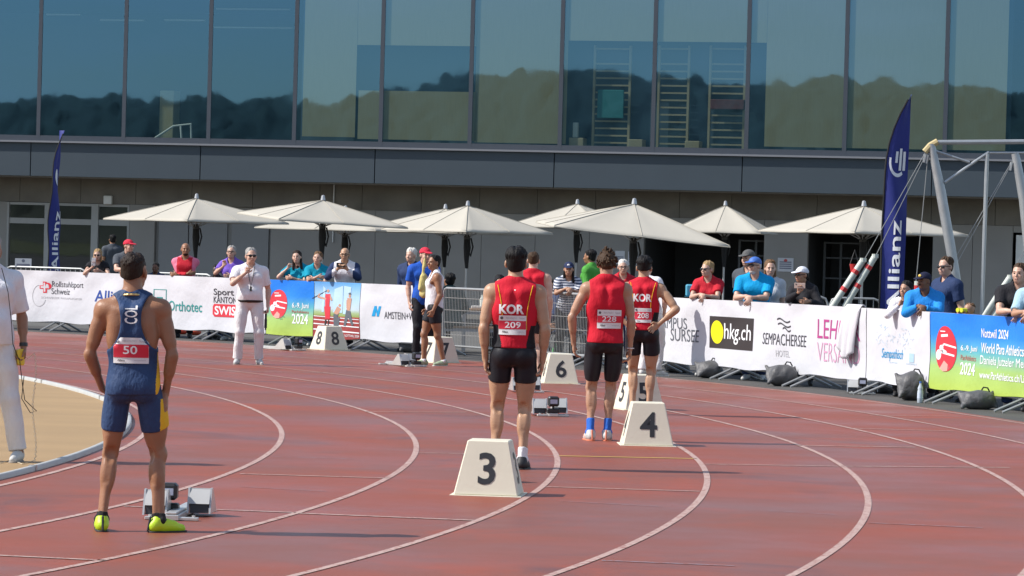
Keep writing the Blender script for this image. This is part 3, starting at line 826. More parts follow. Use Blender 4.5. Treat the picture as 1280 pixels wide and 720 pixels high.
# ================================================================== THE SPORTS BUILDING
BA = math.atan2(-7.1, 27.2); BO = Vector((0, 92, 0)); Be = Vector((math.cos(BA), math.sin(BA), 0)); Bn = Vector((-math.sin(BA), math.cos(BA), 0))
BLD = empty('sports_building', tuple(BO), BA, 'long grey building with tinted upper windows over a raw concrete ground floor', 'building')
def bf(px, py, v=0.):
    """photo point -> (u, z) on the facade plane set back by v"""
    r = Vector(ray(px, py)); o = BO+Bn*v-Vector((0, 0, EYE)); t = o.dot(Bn)/r.dot(Bn)
    P = r*t+Vector((0, 0, EYE)); return (P-BO).dot(Be), P.z
FASC = M('fascia_metal', (.046, .063, .079), rough=.55, metal=.0, var=.06, scale=1.5, spec=.4)
FRAME = M('window_frame_metal', (.048, .058, .076), rough=.45, var=.06, spec=.5)
SILLM = M('sill_metal', (.20, .205, .225), rough=.4, var=.06)
CONC = M('raw_concrete', (.175, .160, .135), rough=.92, var=.42, scale=1.6, bump=.25, bscale=40, detail=9)
CONC2 = M('smooth_concrete', (.275, .264, .242), rough=.9, var=.18, scale=.8, bump=.15, bscale=40, detail=9)
DARKIN = M('dark_interior', (.075, .077, .08), rough=.8)
DOORG = M('grey_door_metal', (.21, .212, .21), rough=.55, var=.05)
LFR = M('light_window_frame', (.34, .34, .32), rough=.5, var=.05)
BLIND = M('woven_screen', (.34, .295, .18), rough=.9, var=.16, scale=9, stretch=(14, 1, .25), detail=2)
def glass_mat(name, refl, trans, fac, bump=.004):
    m = bpy.data.materials.new(name); m.use_nodes = True; n = m.node_tree.nodes; l = m.node_tree.links
    n.remove(n['Principled BSDF']); out = n['Material Output']
    gl = n.new('ShaderNodeBsdfGlossy'); gl.inputs['Color'].default_value = (*refl, 1); gl.inputs['Roughness'].default_value = .015
    tp = n.new('ShaderNodeBsdfTransparent'); tp.inputs['Color'].default_value = (*trans, 1)
    mx = n.new('ShaderNodeMixShader'); mx.inputs[0].default_value = fac
    tc = n.new('ShaderNodeTexCoord'); nz = n.new('ShaderNodeTexNoise'); nz.inputs['Scale'].default_value = .9; nz.inputs['Detail'].default_value = 1.5
    l.new(tc.outputs['Object'], nz.inputs['Vector']); bp = n.new('ShaderNodeBump'); bp.inputs['Strength'].default_value = 1.; bp.inputs['Distance'].default_value = bump
    l.new(nz.outputs[0], bp.inputs['Height']); l.new(bp.outputs[0], gl.inputs['Normal'])
    l.new(tp.outputs[0], mx.inputs[1]); l.new(gl.outputs[0], mx.inputs[2]); l.new(mx.outputs[0], out.inputs[0]); return m
GLASS = glass_mat('tinted_glass', (.155, .345, .575), (.72, .82, .80), .36, .0012)
GLASS2 = glass_mat('door_glass', (.5, .55, .6), (.65, .68, .68), .16, .0012)
mull_px = [(-58, 172), (48, 173), (154.5, 176), (260.5, 178), (367.5, 180), (475.5, 182), (587, 184), (699.5, 187), (815.5, 190), (932.5, 192), (1055, 194), (1180.5, 197), (1308, 200)]
mu = [bf(*p)[0] for p in mull_px]; du = mu[6]-mu[5]
mu = [mu[0]-2*du, mu[0]-du]+mu+[mu[-1]+du, mu[-1]+2*du]
zs = sum(bf(*p)[1] for p in ((0, 176.5), (430, 185.5), (860, 194.5), (1280, 203)))/4   # underside of the window band
zb = sum(bf(*p)[1] for p in ((0, 217), (430, 228.6), (860, 238), (1280, 250)))/4        # underside of the fascia
ZT = 8.9
GV = 1.4                                                        # ground floor set back
u0, u1 = mu[0], mu[-1]
for i, u in enumerate(mu):
    m = MB(); m.span((u-.055, -.035, zs+.05), (u+.055, .015, ZT)); m.build('mullion', FRAME, BLD)
rp = random.Random(11)
for i in range(len(mu)-1):
    a, b = mu[i]+.055, mu[i+1]-.055
    fm = MB(); fm.span((a, -.032, zs+.055), (b, .015, zs+.20))
    fo = fm.build('window', FRAME, BLD); fm = MB(); fm.span((a, -.032, ZT-.12), (b, .015, ZT)); fm.build('head_rail', FRAME, fo)
    t1, t2 = rp.uniform(-.0016, .0016), rp.uniform(-.0018, .0018)      # no pane sits perfectly true
    gm = MB(); gm.poly([(a, -.02-t1-t2, zs+.20), (b, -.02+t1-t2, zs+.20), (b, -.02+t1+t2, ZT-.12), (a, -.02-t1+t2, ZT-.12)]); gm.build('pane', GLASS, fo)
m = MB(); m.span((u0, -.20, zs), (u1, .30, zs+.05)); m.build('sill', SILLM, BLD)
fj = [bf(x, 200)[0] for x in (40, 252, 470, 694, 929, 1166)]
fj = [fj[0]-4.5-4.5, fj[0]-4.5]+fj+[fj[-1]+4.6, fj[-1]+9.2]
for i in range(len(fj)-1):
    m = MB(); m.span((fj[i]+.012, -.10, zb), (fj[i+1]-.012, .02, zs-.004)); m.build('fascia_panel', FASC, BLD, bevel=.006)
m = MB(); m.span((u0, .021, zb+.03), (u1, .12, zs-.01)); m.build('fascia_backing', DARKIN, BLD)
m = MB(); m.span((u0, .02, zb-.02), (u1, GV+.4, zb-.001+.03)); m.build('soffit', CONC2, BLD)
m = MB(); m.span((u0, -.12, ZT+.002), (u1, .35, ZT+1.3)); m.build('parapet', FASC, BLD)
m = MB(); m.span((u0, .1, ZT+.9), (u1, 14, ZT+1.1)); m.build('roof', CONC2, BLD)
# upstairs room
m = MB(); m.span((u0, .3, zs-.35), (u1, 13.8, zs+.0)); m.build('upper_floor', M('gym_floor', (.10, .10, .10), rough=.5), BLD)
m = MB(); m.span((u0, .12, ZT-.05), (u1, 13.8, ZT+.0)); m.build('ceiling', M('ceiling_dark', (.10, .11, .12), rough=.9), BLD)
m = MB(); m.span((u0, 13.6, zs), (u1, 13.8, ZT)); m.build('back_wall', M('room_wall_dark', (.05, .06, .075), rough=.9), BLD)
for uu in (u0, u1-.1):
    m = MB(); m.span((uu, .3, 0), (uu+.1, 13.8, ZT)); m.build('end_wall', CONC2, BLD)
m = MB(); m.span((u0+.2, 13.8, 0), (u1-.2, 13.9, ZT+.9)); m.build('rear_wall', CONC2, BLD)
PV = .025
def scr(x0, x1, ya, yb):                                        # a hanging woven screen between photo columns x0..x1, rows at its left edge
    a, b = bf(x0, ya, PV)[0], bf(x1, ya, PV)[0]; zt = bf((x0+x1)/2, ya, PV)[1]; zl = bf((x0+x1)/2, yb, PV)[1]
    if ya < 0: zt = ZT-.06
    m = MB(); m.span((a, PV, zl), (b, PV+.012, zt)); m.build('woven_screen', BLIND, BLD)
scr(382, 448, -5, 171); scr(448.3, 597, -5, 57); scr(448.3, 597, 114, 175); scr(597.3, 712, -5, 179); scr(712.3, 960, -5, 52); scr(960.3, 1262, -5, 186)
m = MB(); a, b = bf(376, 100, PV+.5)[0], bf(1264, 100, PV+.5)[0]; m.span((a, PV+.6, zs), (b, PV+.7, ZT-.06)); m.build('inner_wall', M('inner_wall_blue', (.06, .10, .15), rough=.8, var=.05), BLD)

def brun(name, px, v, label, cat, group=None):
    u, z = bf(px, 180, v); P = BO+Be*u+Bn*v
    return empty(name, (P.x, P.y, 0), BA, label, cat, group)
WOODL = M('pale_wood', (.42, .34, .22), rough=.6)
def wall_bars(xc, wpx, label):
    u, z0 = bf(xc, 188, PV+.45); zt = bf(xc, 57, PV+.45)[1]; hw = wpx/2/4338*91
    t = empty('wall_bars', tuple(BO+Be*u+Bn*(PV+.45)+Vector((0, 0, zs))), BA, label, 'wall bars', 'wall bars in the upstairs gym')
    for q in (-1, 1):
        m = MB(); m.span((hw*q-.03, -.05, 0.02), (hw*q+.03, .04, zt-zs)); m.build('side_rail', WOODL, t)
    H = zt-zs
    for i in range(14):
        z = H*(.04+.066*i) if i < 13 else H*.97
        m = MB(); m.span((-hw+.032, -.03, z-.022), (hw-.032, .02, z+.022)); m.build('rung', WOODL, t)
    return t
wall_bars(763, 46, 'ladder of pale wall bars behind the window with a teal mat hung on it')
wall_bars(840, 38, 'middle ladder of pale wall bars seen behind the upper window')
wall_bars(907, 44, 'ladder of pale wall bars with red weights hung across its middle')
def inbox(name, x0, x1, ya, yb, v, dep, mat, label, cat):
    ua, zt = bf(x0, ya, v); ub, zl = bf(x1, yb, v); zl = max(zl, zs+.01)
    P = BO+Be*((ua+ub)/2)+Bn*v
    t = MB(); hw = (ub-ua)/2; t.span((-hw, 0, 0), (hw, dep, zt-zl)); o = t.build(name, mat, bevel=.015); o.location = (P.x, P.y, zl); o.rotation_euler = (0, 0, BA); return tag(o, label, cat)
inbox('exercise_mat', 747, 779, 112, 148, PV+.33, .05, M('teal_mat', (.03, .22, .24), rough=.7), 'teal mat hanging on the left ladder of wall bars', 'mat')
inbox('wooden_crate', 711, 729, 172, 185, PV+.1, .4, WOODL, 'slatted pale crate at the window left of the teal mat', 'crate')
inbox('wooden_crate', 785, 803, 174, 187, PV+.1, .4, WOODL, 'slatted pale crate right of the teal mat', 'crate')
inbox('wooden_crate', 856, 874, 176, 189, PV+.1, .4, WOODL, 'slatted pale crate between the two right ladders of wall bars', 'crate')
inbox('foam_roller', 716, 722, 153, 172, PV+.15, .12, M('white_foam', (.6, .62, .6)), 'upright white roll standing on a pale crate', 'foam roller')
inbox('weight_rack', 888, 930, 124, 137, PV+.2, .2, M('weight_red', (.15, .045, .05), var=.5, scale=9), 'red and dark weights hung across the right ladder of wall bars', 'weights')
inbox('cabinet', 200, 216, 113, 173, 1.2, .5, M('cabinet_ochre', (.36, .31, .17)), 'tall ochre cabinet behind the left upper windows', 'cabinet')
t = empty('treadmill', tuple(BO+Be*bf(206, 172, .9)[0]+Bn*.9+Vector((0, 0, zs))), BA, 'white framed treadmill standing behind the left upper windows', 'treadmill')
m = MB(); m.tube([(-.85, 0, .12), (-.3, 0, .2), (.25, 0, .55), (.75, 0, .62), (.78, 0, .05)], .03, 6); m.tube([(.45, 0, .58), (.5, 0, .05)], .03, 6); m.build('frame', M('white_enamel', (.75, .75, .72), rough=.4), t)
m = MB(); m.span((-.9, -.2, .0), (.85, .25, .12)); m.build('deck', M('black_rubber', (.02, .02, .02), rough=.7), t)
for i, (x0, x1, y) in enumerate(((270, 362, 11), (262, 366, 34), (205, 256, 25), (125, 180, 25), (58, 100, 18))):
    a, z = bf(x0, y, 3.5); b, _ = bf(x1, y, 3.5); P = BO+Be*((a+b)/2)+Bn*3.5
    o = MB(); o.span((-(b-a)/2, 0, -.02), ((b-a)/2, .1, .02)); q = o.build('strip_light', M('strip_light_cover', (.7, .72, .72), rough=.3)); q.location = (P.x, P.y, z); q.rotation_euler = (0, 0, BA)
    tag(q, ['long strip light under the ceiling behind the fourth upper window', 'lower long strip light behind the fourth upper window', 'strip light behind the third upper window', 'strip light behind the second upper window', 'short strip light behind the leftmost window'][i], 'strip light')

# ground floor: raw concrete band above, openings below
gu = lambda px, py=300: bf(px, py, GV)[0]
gz = lambda px, py: bf(px, py, GV)[1]
zband = gz(100, 254)                                            # head of the tall shopfront
joints = [u0]+[gu(x, 235) for x in (-60, 25, 101, 170, 240, 316, 400, 453, 527, 600, 672, 745, 850, 915, 1022, 1080, 1165, 1245, 1330)]+[u1]
for i in range(len(joints)-1):
    m = MB(); m.span((joints[i]+.006, GV+.0, zband+.004), (joints[i+1]-.006, GV+.06, zb-.022)); m.build('concrete_panel', CONC, BLD)
m = MB(); m.span((u0, GV+.062, zband+.05), (u1, GV+.2, zb-.022)); m.build('wall_backing', CONC2, BLD)
def gwall(x0, x1, zt=None, n=1, mat=CONC2, v=0., name='concrete_panel'):
    a, b = (gu(x0) if x0 is not None else u0), (gu(x1) if x1 is not None else u1)
    for i in range(n):
        m = MB(); m.span((a+(b-a)*i/n+.006, GV+v, .0), (a+(b-a)*(i+1)/n-.006, GV+v+.2, zband-.004 if zt is None else zt)); m.build(name, mat, BLD)
gwall(None, 8); gwall(161, 193)
zd = gz(230, 277)
gwall(193, 337, None, 1, CONC2, .12, 'recessed_wall')
for a, b in ((197, 234), (235, 283), (288, 335)): gwall(a, b, zd, 1, DOORG, .06, 'metal_door')
gwall(338, 805, None, 7)
gwall(955, 1010); gwall(1166, 1266, None, 2); gwall(1300, None, None, 2)
# dark loading openings with their lintels
for x0, x1, yh in ((805, 955, 284), (1010, 1166, 291), (1266, 1300, 291)):
    zh = gz((x0+x1)/2, yh); a, b = gu(x0), gu(x1)
    m = MB(); m.span((a+.006, GV+.004, zh), (b-.006, GV+.2, zband-.004)); m.build('lintel', CONC2, BLD)
    m = MB(); m.span((a-.3, GV+5, 0), (b+.3, GV+5.1, zh+.4)); m.span((a-.3, GV+.21, zh+.2), (b+.3, GV+5, zh+.4)); m.span((a-.3, GV+.21, 0), (a-.2, GV+5, zh+.2)); m.span((b+.2, GV+.21, 0), (b+.3, GV+5, zh+.2)); m.build('storeroom', DARKIN, BLD)
a = gu(1270); b = gu(1296)
m = MB(); m.span((a, GV+.03, 0), (b, GV+.09, gz(1280, 294))); m.build('white_door', M('white_door_paint', (.72, .72, .68), rough=.5), BLD)
RACK = M('galvanised_steel', (.42, .43, .44), rough=.4, metal=.55, var=.12, scale=12)
RACKD = M('old_rack_steel', (.16, .165, .17), rough=.6, metal=.3)
def storerack(x0, x1, label):
    a, b = gu(x0), gu(x1); P = BO+Be*((a+b)/2)+Bn*(GV+2.2); hw = (b-a)/2
    t = empty('storage_rack', (P.x, P.y, 0), BA, label, 'rack', 'steel racks in the dark openings')
    for x in (-hw, -hw*.1, hw):
        m = MB(); m.span((x-.03, 0, 0), (x+.03, .06, 2.2)); m.build('upright', RACKD, t)
    for z in (.5, 1.2, 1.75, 2.15):
        m = MB(); m.span((-hw+.032, .01, z), (hw-.032, .05, z+.04)); m.build('shelf_beam', RACKD, t)
storerack(905, 952, 'steel rack in the dark opening behind the red shirt woman'); storerack(1014, 1060, 'steel rack in the dark opening near the leaning striped poles')
# shopfront at the left
zt_, zm0, zm1 = zband-.01, gz(60, 280), gz(60, 273)
fr = MB(); a, b = gu(8), gu(161)
fr.span((a, GV+.02, zm0), (b, GV+.10, zm1)); fr.span((a, GV+.02, zt_-.07), (b, GV+.10, zt_))
xs = [(8, 10.5), (55, 63.5), (113.5, 122), (158.5, 161)]
for x0, x1 in xs: fr.span((gu(x0), GV-.01, 0), (gu(x1), GV+.13, zt_-.002))
fr.span((gu(63.5), GV+.02, .0), (gu(158.5), GV+.1, .12))
sf = fr.build('shopfront_frame', LFR, BLD)
for x0, x1 in ((10.5, 55), (63.5, 113.5), (122, 158.5)):
    for z0_, z1_ in ((.12 if x0 > 20 else .02, zm0), (zm1, zt_-.07)):
        m = MB(); m.poly([(gu(x0)+.01, GV+.06, z0_+.002), (gu(x1)-.01, GV+.06, z0_+.002), (gu(x1)-.01, GV+.06, z1_-.002), (gu(x0)+.01, GV+.06, z1_-.002)]); m.build('pane', GLASS2, sf)
m = MB(); m.span((a-.2, GV+4, 0), (b+.2, GV+4.1, 3)); m.span((a-.2, GV+.25, zt_+.1), (b+.2, GV+4, zt_+.2)); m.span((a-.3, GV+.25, 0), (a-.2, GV+4, 3)); m.span((b+.2, GV+.25, 0), (b+.3, GV+4, 3)); m.build('lobby', M('lobby_grey', (.07, .07, .072), rough=.8), BLD)
u, z = bf(136, 250, GV); P = BO+Be*u+Bn*(GV-.06)
m = MB(); m.box((0, 0, 0), (.24, .10, .24)); o = m.build('wall_lamp', M('lamp_white', (.7, .7, .66), rough=.4), bevel=.015); o.location = (P.x, P.y, z); o.rotation_euler = (0, 0, BA); tag(o, 'square white lamp on the concrete above the glass door', 'lamp')
for px, py, wd_, ht, lb, lines in ((982, 331, .42, .36, 'white notice with grey print taped to the concrete pillar', 4), (775, 322, .26, .36, 'left white notice on the concrete beside the dark opening', 3), (791, 323, .26, .36, 'right white notice on the concrete beside the dark opening', 3)):
    u, z = bf(px, py, GV); P = BO+Be*u+Bn*(GV-.012)
    m = MB(); m.box((0, 0, 0), (wd_, .012, ht)); o = m.build('notice', M('notice_paper', (.55, .56, .58), rough=.6)); o.location = (P.x, P.y, z); o.rotation_euler = (0, 0, BA); tag(o, lb, 'notice')
    m = MB()
    for i in range(lines): m.poly([(-wd_*.38, -.0085, -ht*.3+i*.055), (wd_*.38, -.0085, -ht*.3+i*.055), (wd_*.38, -.0085, -ht*.3+i*.055+.03), (-wd_*.38, -.0085, -ht*.3+i*.055+.03)])
    if py == 331: m.poly([(.0+.05*math.cos(t*.63), -.0085, ht*.32+.04*math.sin(t*.63)) for t in range(10)], 1)
    m.build('print', [M('notice_ink', (.16, .17, .22)), M('notice_red', (.5, .08, .08))], o)
for px in (418, 417.0):
    pass
u, z = bf(418, 240, GV); m = MB(); m.tube([(u, GV-.04, zband-.9), (u, GV-.04, zb-.03)], .02, 6); m.build('conduit', RACK, BLD)
# ================================================================== THINGS
# ------------------------------------------------------------------ parasols
CANV = M('cream_canvas', (.46, .43, .365), rough=.9, var=.05, scale=2.5, bump=.12, bscale=7)
SEAM = M('canvas_seam', (.38, .355, .30), rough=.9); POLEM = M('parasol_pole_metal', (.45, .45, .45), rough=.4, metal=.5); BLK = M('black_fabric', (.015, .015, .016), rough=.8, bump=.2); DKM = M('dark_metal', (.05, .048, .046), rough=.5)
def parasol(px, ya, yr, D, dpx, phi, label, tilt=(0, 0), sag=.10, poleM=None):
    """square parasol: apex at photo (px, ya), rim row yr, half diagonal dpx wide, phi turns a corner towards the viewer"""
    top = dp(px, ya, D); zr = dp(px, yr, D)[2]; d = dpx*D/FPX
    t = empty('parasol', (top[0], D, 0), 0, label, 'parasol', 'cream parasols on the terrace')
    R3 = Matrix.Rotation(tilt[0], 3, 'X') @ Matrix.Rotation(tilt[1], 3, 'Y')
    ht = top[2]-.10; N = 8; n = 11; V = []; Q = []
    P0 = Vector((0, 0, ht))
    def pt(i, s):                                               # i: rib number (float), s: 0 apex .. 1 rim
        k = int(math.floor(i)); f = i-k
        def rib(j):
            a = phi+2*math.pi*j/N; r = d if j % 2 == 0 else d*.7071
            return Vector((r*math.cos(a), r*math.sin(a), 0))
        q = rib(k % N).lerp(rib((k+1) % N), f)
        pinch = 1-.05*4*f*(1-f)*s*s
        z = -(ht-zr)*(s**1.06)-sag*.25*4*f*(1-f)*s*(1.2-s)*1.6
        return P0+R3 @ (Vector((q.x*s*pinch, q.y*s*pinch, z)))
    M4 = 6
    for layer in (0, 1):
        for si in range(n+1):
            for i in range(N*M4): V.append(tuple(pt(i/M4, max(si/n, .012))-Vector((0, 0, .012*layer))))
    W = N*M4
    for si in range(n):
        for i in range(W):
            j = (i+1) % W; a = si*W
            Q.append((a+i, a+W+i, a+W+j, a+j)); o = W*(n+1)
            Q.append((o+a+i, o+a+j, o+a+W+j, o+a+W+i))
    for i in range(W):
        j = (i+1) % W; a = n*W; o = W*(n+1); Q.append((a+i, o+a+i, o+a+j, a+j))
    me = npmesh('canopy', np.array(V), np.array(Q), CANV, t, False)
    hem = MB()
    hem.tube([pt(i/M4, 1)-Vector((0, 0, .02)) for i in range(W)], .012, 5, 0, True, True); hem.build('hem', CANV, me)
    m = MB(); m.lathe((0, 0, ht), [(.03, -.02), (.055, .01), (.045, .06), (.035, .11), (.0, .125)], 10); m.build('finial', POLEM, t, True)
    m = MB(); m.tube([(0, 0, .0), (0, 0, ht-.02)], .026, 10); m.build('pole', POLEM, t, True)
    m = MB(); m.box((0, 0, .05), (.7, .7, .08)); m.tube([(0, 0, .09), (0, 0, .5)], .04, 10); m.build('base', DKM, t)
    hub = Vector((0, 0, zr-.16+.0)); m = MB(); m.lathe(tuple(hub), [(.05, -.06), (.075, -.02), (.075, .05), (.05, .08)], 10); m.build('hub', DKM, t, True)
    for j in range(N):
        q = pt(j, .98)-Vector((0, 0, .035)); q0 = pt(j, .04)-Vector((0, 0, .03))
        m = MB(); m.tube([q0, q], .012, 5); rb = m.build('rib', DKM, t)
        m = MB(); m.tube([hub, pt(j, .42)-Vector((0, 0, .05))], .011, 5); m.build('strut', POLEM, rb)
    for j in range(0, N):                                       # the sewn seam over each rib
        m = MB(); m.tube([pt(j, .03+.965*q_/10)+Vector((0, 0, .003)) for q_ in range(11)], .009, 5); m.build('seam', SEAM, me, True)
    # the gathered black sleeve and strap on the pole
    m = MB(); m.tube([(0, 0, hub.z-.02), (.01, -.02, hub.z-.22), (.0, -.01, hub.z-.45), (.01, .0, hub.z-.7)], [.07, .085, .06, .035], 8)
    m.build('sleeve', BLK, t, True)
    m = MB(); m.tube([(.09, -.03, hub.z), (.14, -.05, hub.z-.2), (.09, -.04, hub.z-.42), (.05, -.03, hub.z-.3)], .02, 5); m.build('strap', BLK, t, True)
    return t
hp = math.pi/2
parasol(246, 243, 276, 80, 116, -hp, 'leftmost cream parasol in front of the grey metal doors')
parasol(404, 245, 275, 76, 119, -1.97, 'cream parasol behind the two girls in teal shirts', (.03, .05))
parasol(432, 258, 287, 85, 118, -1.2, 'low cream parasol half hidden behind the second parasol from the left')
parasol(585, 252, 289, 80, 107, -hp, 'cream parasol above the mesh barrier, its corner towards the track')
parasol(557, 256, 290, 84.5, 114, -1.3, 'cream parasol peeping out behind the parasol above the mesh barrier')
parasol(722, 250, 284, 84, 92, -1.25, 'cream parasol behind the head of the woman in the striped shirt')
parasol(793, 249, 292, 66, 154, -.69, 'largest cream parasol with a drooping corner above the dark opening', (.02, .09), .16)
parasol(907, 252, 290, 85, 80, -1.05, 'cream parasol beside the concrete pillar')
parasol(1080, 252, 291, 70, 131, -1.75, 'rightmost cream parasol behind the blue feather flag')

# ------------------------------------------------------------------ feather flags
FLAGB = M('flag_blue', (.012, .022, .19), rough=.6, var=.1, bump=.15, bscale=9); WPRINT = M('white_print', (.78, .79, .82), rough=.6, var=.03)
def feather(px, ytop, D, hgt, wd, yaw, label, lean=0.):
    P = dp(px, 330, D); t = empty('feather_flag', (P[0], D, 0), yaw, label, 'flag', 'blue feather flags')
    ztop = dp(px, ytop, D)[2]; n = 26; zb_ = .45
    def outline(v):                                             # v 0 bottom..1 top -> (x left edge, x right edge)
        k = max(0, (v-.68)/.32); return -wd*(1-k**2.1), 0
    def S(u, v):
        l, r = outline(v); z = zb_+(ztop-zb_)*v; x = l+(r-l)*u+lean*(z-zb_)
        return Vector((x, .05*math.sin(u*4+v*5)+.03*math.sin(v*17+u*3), z))
    V = []; Q = []; m_ = 7
    for L in (0, 1):
        for i in range(n+1):
            for j in range(m_): q = S(j/(m_-1), i/n); q.y += .004*L; V.append(tuple(q))
    for i in range(n):
        for j in range(m_-1):
            a = i*m_+j; Q.append((a, a+1, a+m_+1, a+m_)); o = (n+1)*m_+a; Q.append((o+m_, o+m_+1, o+1, o))
    npmesh('sail', np.array(V), np.array(Q), FLAGB, t)
    m = MB(); m.tube([(-wd-.03+lean*0, 0, 0)]+[tuple(S(0, v)+Vector((-.012, .0, 0))) for v in np.linspace(0, .98, 18)], .014, 6); m.build('pole', BLK, t, True)
    m = MB(); m.box((-wd-.03, 0, .03), (.5, .5, .05)); m.build('base', DKM, t)
    return t, S
t, SF = feather(1129.5, 118, 52, 4.3, .34, .0, 'large blue feather flag with white lettering behind the right barriers', .012)
letters('lettering', 'Allianz', lambda u, v: SF(.28+.5*(1-v), .135+.37*u)+Vector((0, -.012, 0)), WPRINT, t, .012, (14, 4))
for i in range(3):                                              # the ringed bars of the emblem
    u0_ = .30+.18*i
    flat_shape('emblem', [(0, [(u0_, .700+.03*(i == 0)), (u0_+.12, .700+.03*(i == 0)), (u0_+.12, .775+.012*(i == 1)), (u0_, .775+.012*(i == 1))])], lambda u, v: SF(1-v*0-(.95-u)*1.0, v)+Vector((0, -.012, 0)) if False else SF(u+.08, v)+Vector((0, -.012, 0)), WPRINT, t)
arc = [(.52+.42*math.cos(a), .742+.068*math.sin(a)) for a in np.linspace(3.0, 5.3, 14)]; arc2 = [(.52+.33*math.cos(a), .742+.054*math.sin(a)) for a in np.linspace(5.3, 3.0, 14)]
flat_shape('emblem', [(0, arc+arc2)], lambda u, v: SF(u, v)+Vector((0, -.012, 0)), WPRINT, t)
t, SF2 = feather(73, 163, 75, 4.1, .30, 1.02, 'small blue feather flag seen edge on before the glass doors', .0)
letters('lettering', 'Allianz', lambda u, v: SF2(.25+.5*(1-v), .16+.36*u)+Vector((0, -.012, 0)), WPRINT, t, .012, (14, 4))
flat_shape('emblem', [(0, ellp(.5, .72, .3, .05))], lambda u, v: SF2(u, v)+Vector((0, -.012, 0)), WPRINT, t)

# ------------------------------------------------------------------ throwing cage at the right
STEEL = M('galvanised_tube', (.40, .42, .43), rough=.42, metal=.5, var=.18, scale=9); CABLE = M('steel_cable', (.34, .34, .33), rough=.5, metal=.4)
SPR = M('pale_spreader_paint', (.55, .58, .52), rough=.5, var=.1); REDB = M('red_band', (.55, .03, .03), rough=.5)
CD = 51.
cg = empty('throwing_cage', tuple(dp(1205, 330, CD).xy)+(0,), 0, 'galvanised throwing cage with cables and leaning red banded poles behind the barriers', 'cage')
co = Vector((cg.location.x, cg.location.y, 0))
def cp(px, py, D=CD): return dp(px, py, D)-co
def cpart(name, pts, r, mat, n=8):
    m = MB(); m.tube(pts, r, n); return m.build(name, mat, cg, True)
foot = cp(1216, 420); foot.z = 0
cpart('post', [cp(1164, 180), cp(1176, 240), cp(1190, 320), foot], [.055, .075, .075, .08], STEEL, 12)
foot2 = cp(1305, 420); foot2.z = 0
cpart('post', [cp(1269, 192), cp(1280, 250), foot2], [.06, .075, .08], STEEL, 12)
f3 = cp(1226, 420); f3.z = 0
cpart('post', [cp(1234, 192), f3], .03, STEEL)
cpart('top_beam', [cp(1172, 178), cp(1300, 177)], .035, STEEL)
cpart('beam_end', [cp(1172, 177), cp(1163, 182), cp(1156, 190)], .05, M('cage_yellow', (.50, .40, .20), rough=.5))
cpart('brace', [cp(1181, 228), cp(1236, 190)], .022, STEEL); cpart('brace', [cp(1170, 189), cp(1212, 203)], .02, STEEL); cpart('brace', [cp(1236, 191), cp(1290, 191)], .018, STEEL)
cpart('spring', [cp(1190+i*1.5, 176.5+(i % 2)*3) for i in range(9)], .008, STEEL, 5)
for x0, x1, r in ((1158, 1139, 0), (1161, 1120, 0)): pass
for a, b in (((1157, 190), (1080, 325)), ((1158, 192), (1094, 321)), ((1160, 193), (1145, 352)), ((1266, 200), (1176, 353)), ((1266, 202), (1183, 353)), ((1310, 255), (1263, 347)), ((1310, 275), (1272, 353))):
    cpart('cable', [cp(*a), cp(*b)], .006, CABLE, 5)
for a in ((1157, 193), (1160, 194), (1265, 203)):
    m = MB(); p = cp(*a); m.tube([p, p+Vector((-.02, 0, -.12))], [.03, .02], 6); m.build('shackle', STEEL, cg, True)
def spreader(a, b, bands):
    A, B = cp(*a), cp(*b); o = cpart('spreader_pole', [A, B], .047, SPR, 10)
    m = MB(); m.lathe(tuple(A), [(.05, -.03), (.05, .03)], 10); m.build('end_cap', SPR, o)
    for f in bands:
        q = A.lerp(B, f); d = (B-A).normalized()*.032
        m = MB(); m.tube([q-d, q+d], .051, 10); m.build('band', REDB, o)
spreader((1079, 325), (1040, 384), (.25, .62)); spreader((1094, 320), (1056, 384), (.22, .58)); spreader((1147, 354), (1145, 400), (.12, .5)); spreader((1176, 352), (1150, 400), ()); spreader((1183, 352), (1163, 400), ()); spreader((1263, 346), (1225, 402), ()); spreader((1272, 352), (1238, 402), ())
lb = tag(MB().build('x', SPR), 'x'); bpy.data.objects.remove(lb)
bk = cp(1070, 331)+co; m = MB(); m.lathe((0, 0, 0), [(.06, -.16), (.09, .0), (.095, .03)], 12); o = m.build('bucket', M('red_plastic', (.5, .03, .03), rough=.4), None, True); o.location = dp(1068, 332, 66); tag(o, 'small red bucket hanging in the dark opening behind the striped poles', 'bucket')
m = MB(); m.tube([(-.09, 0, .0), (-.03, 0, .2), (0, 0, .3), (.03, 0, .2), (.09, 0, 0)], .008, 5); m.build('handle', DKM, o)

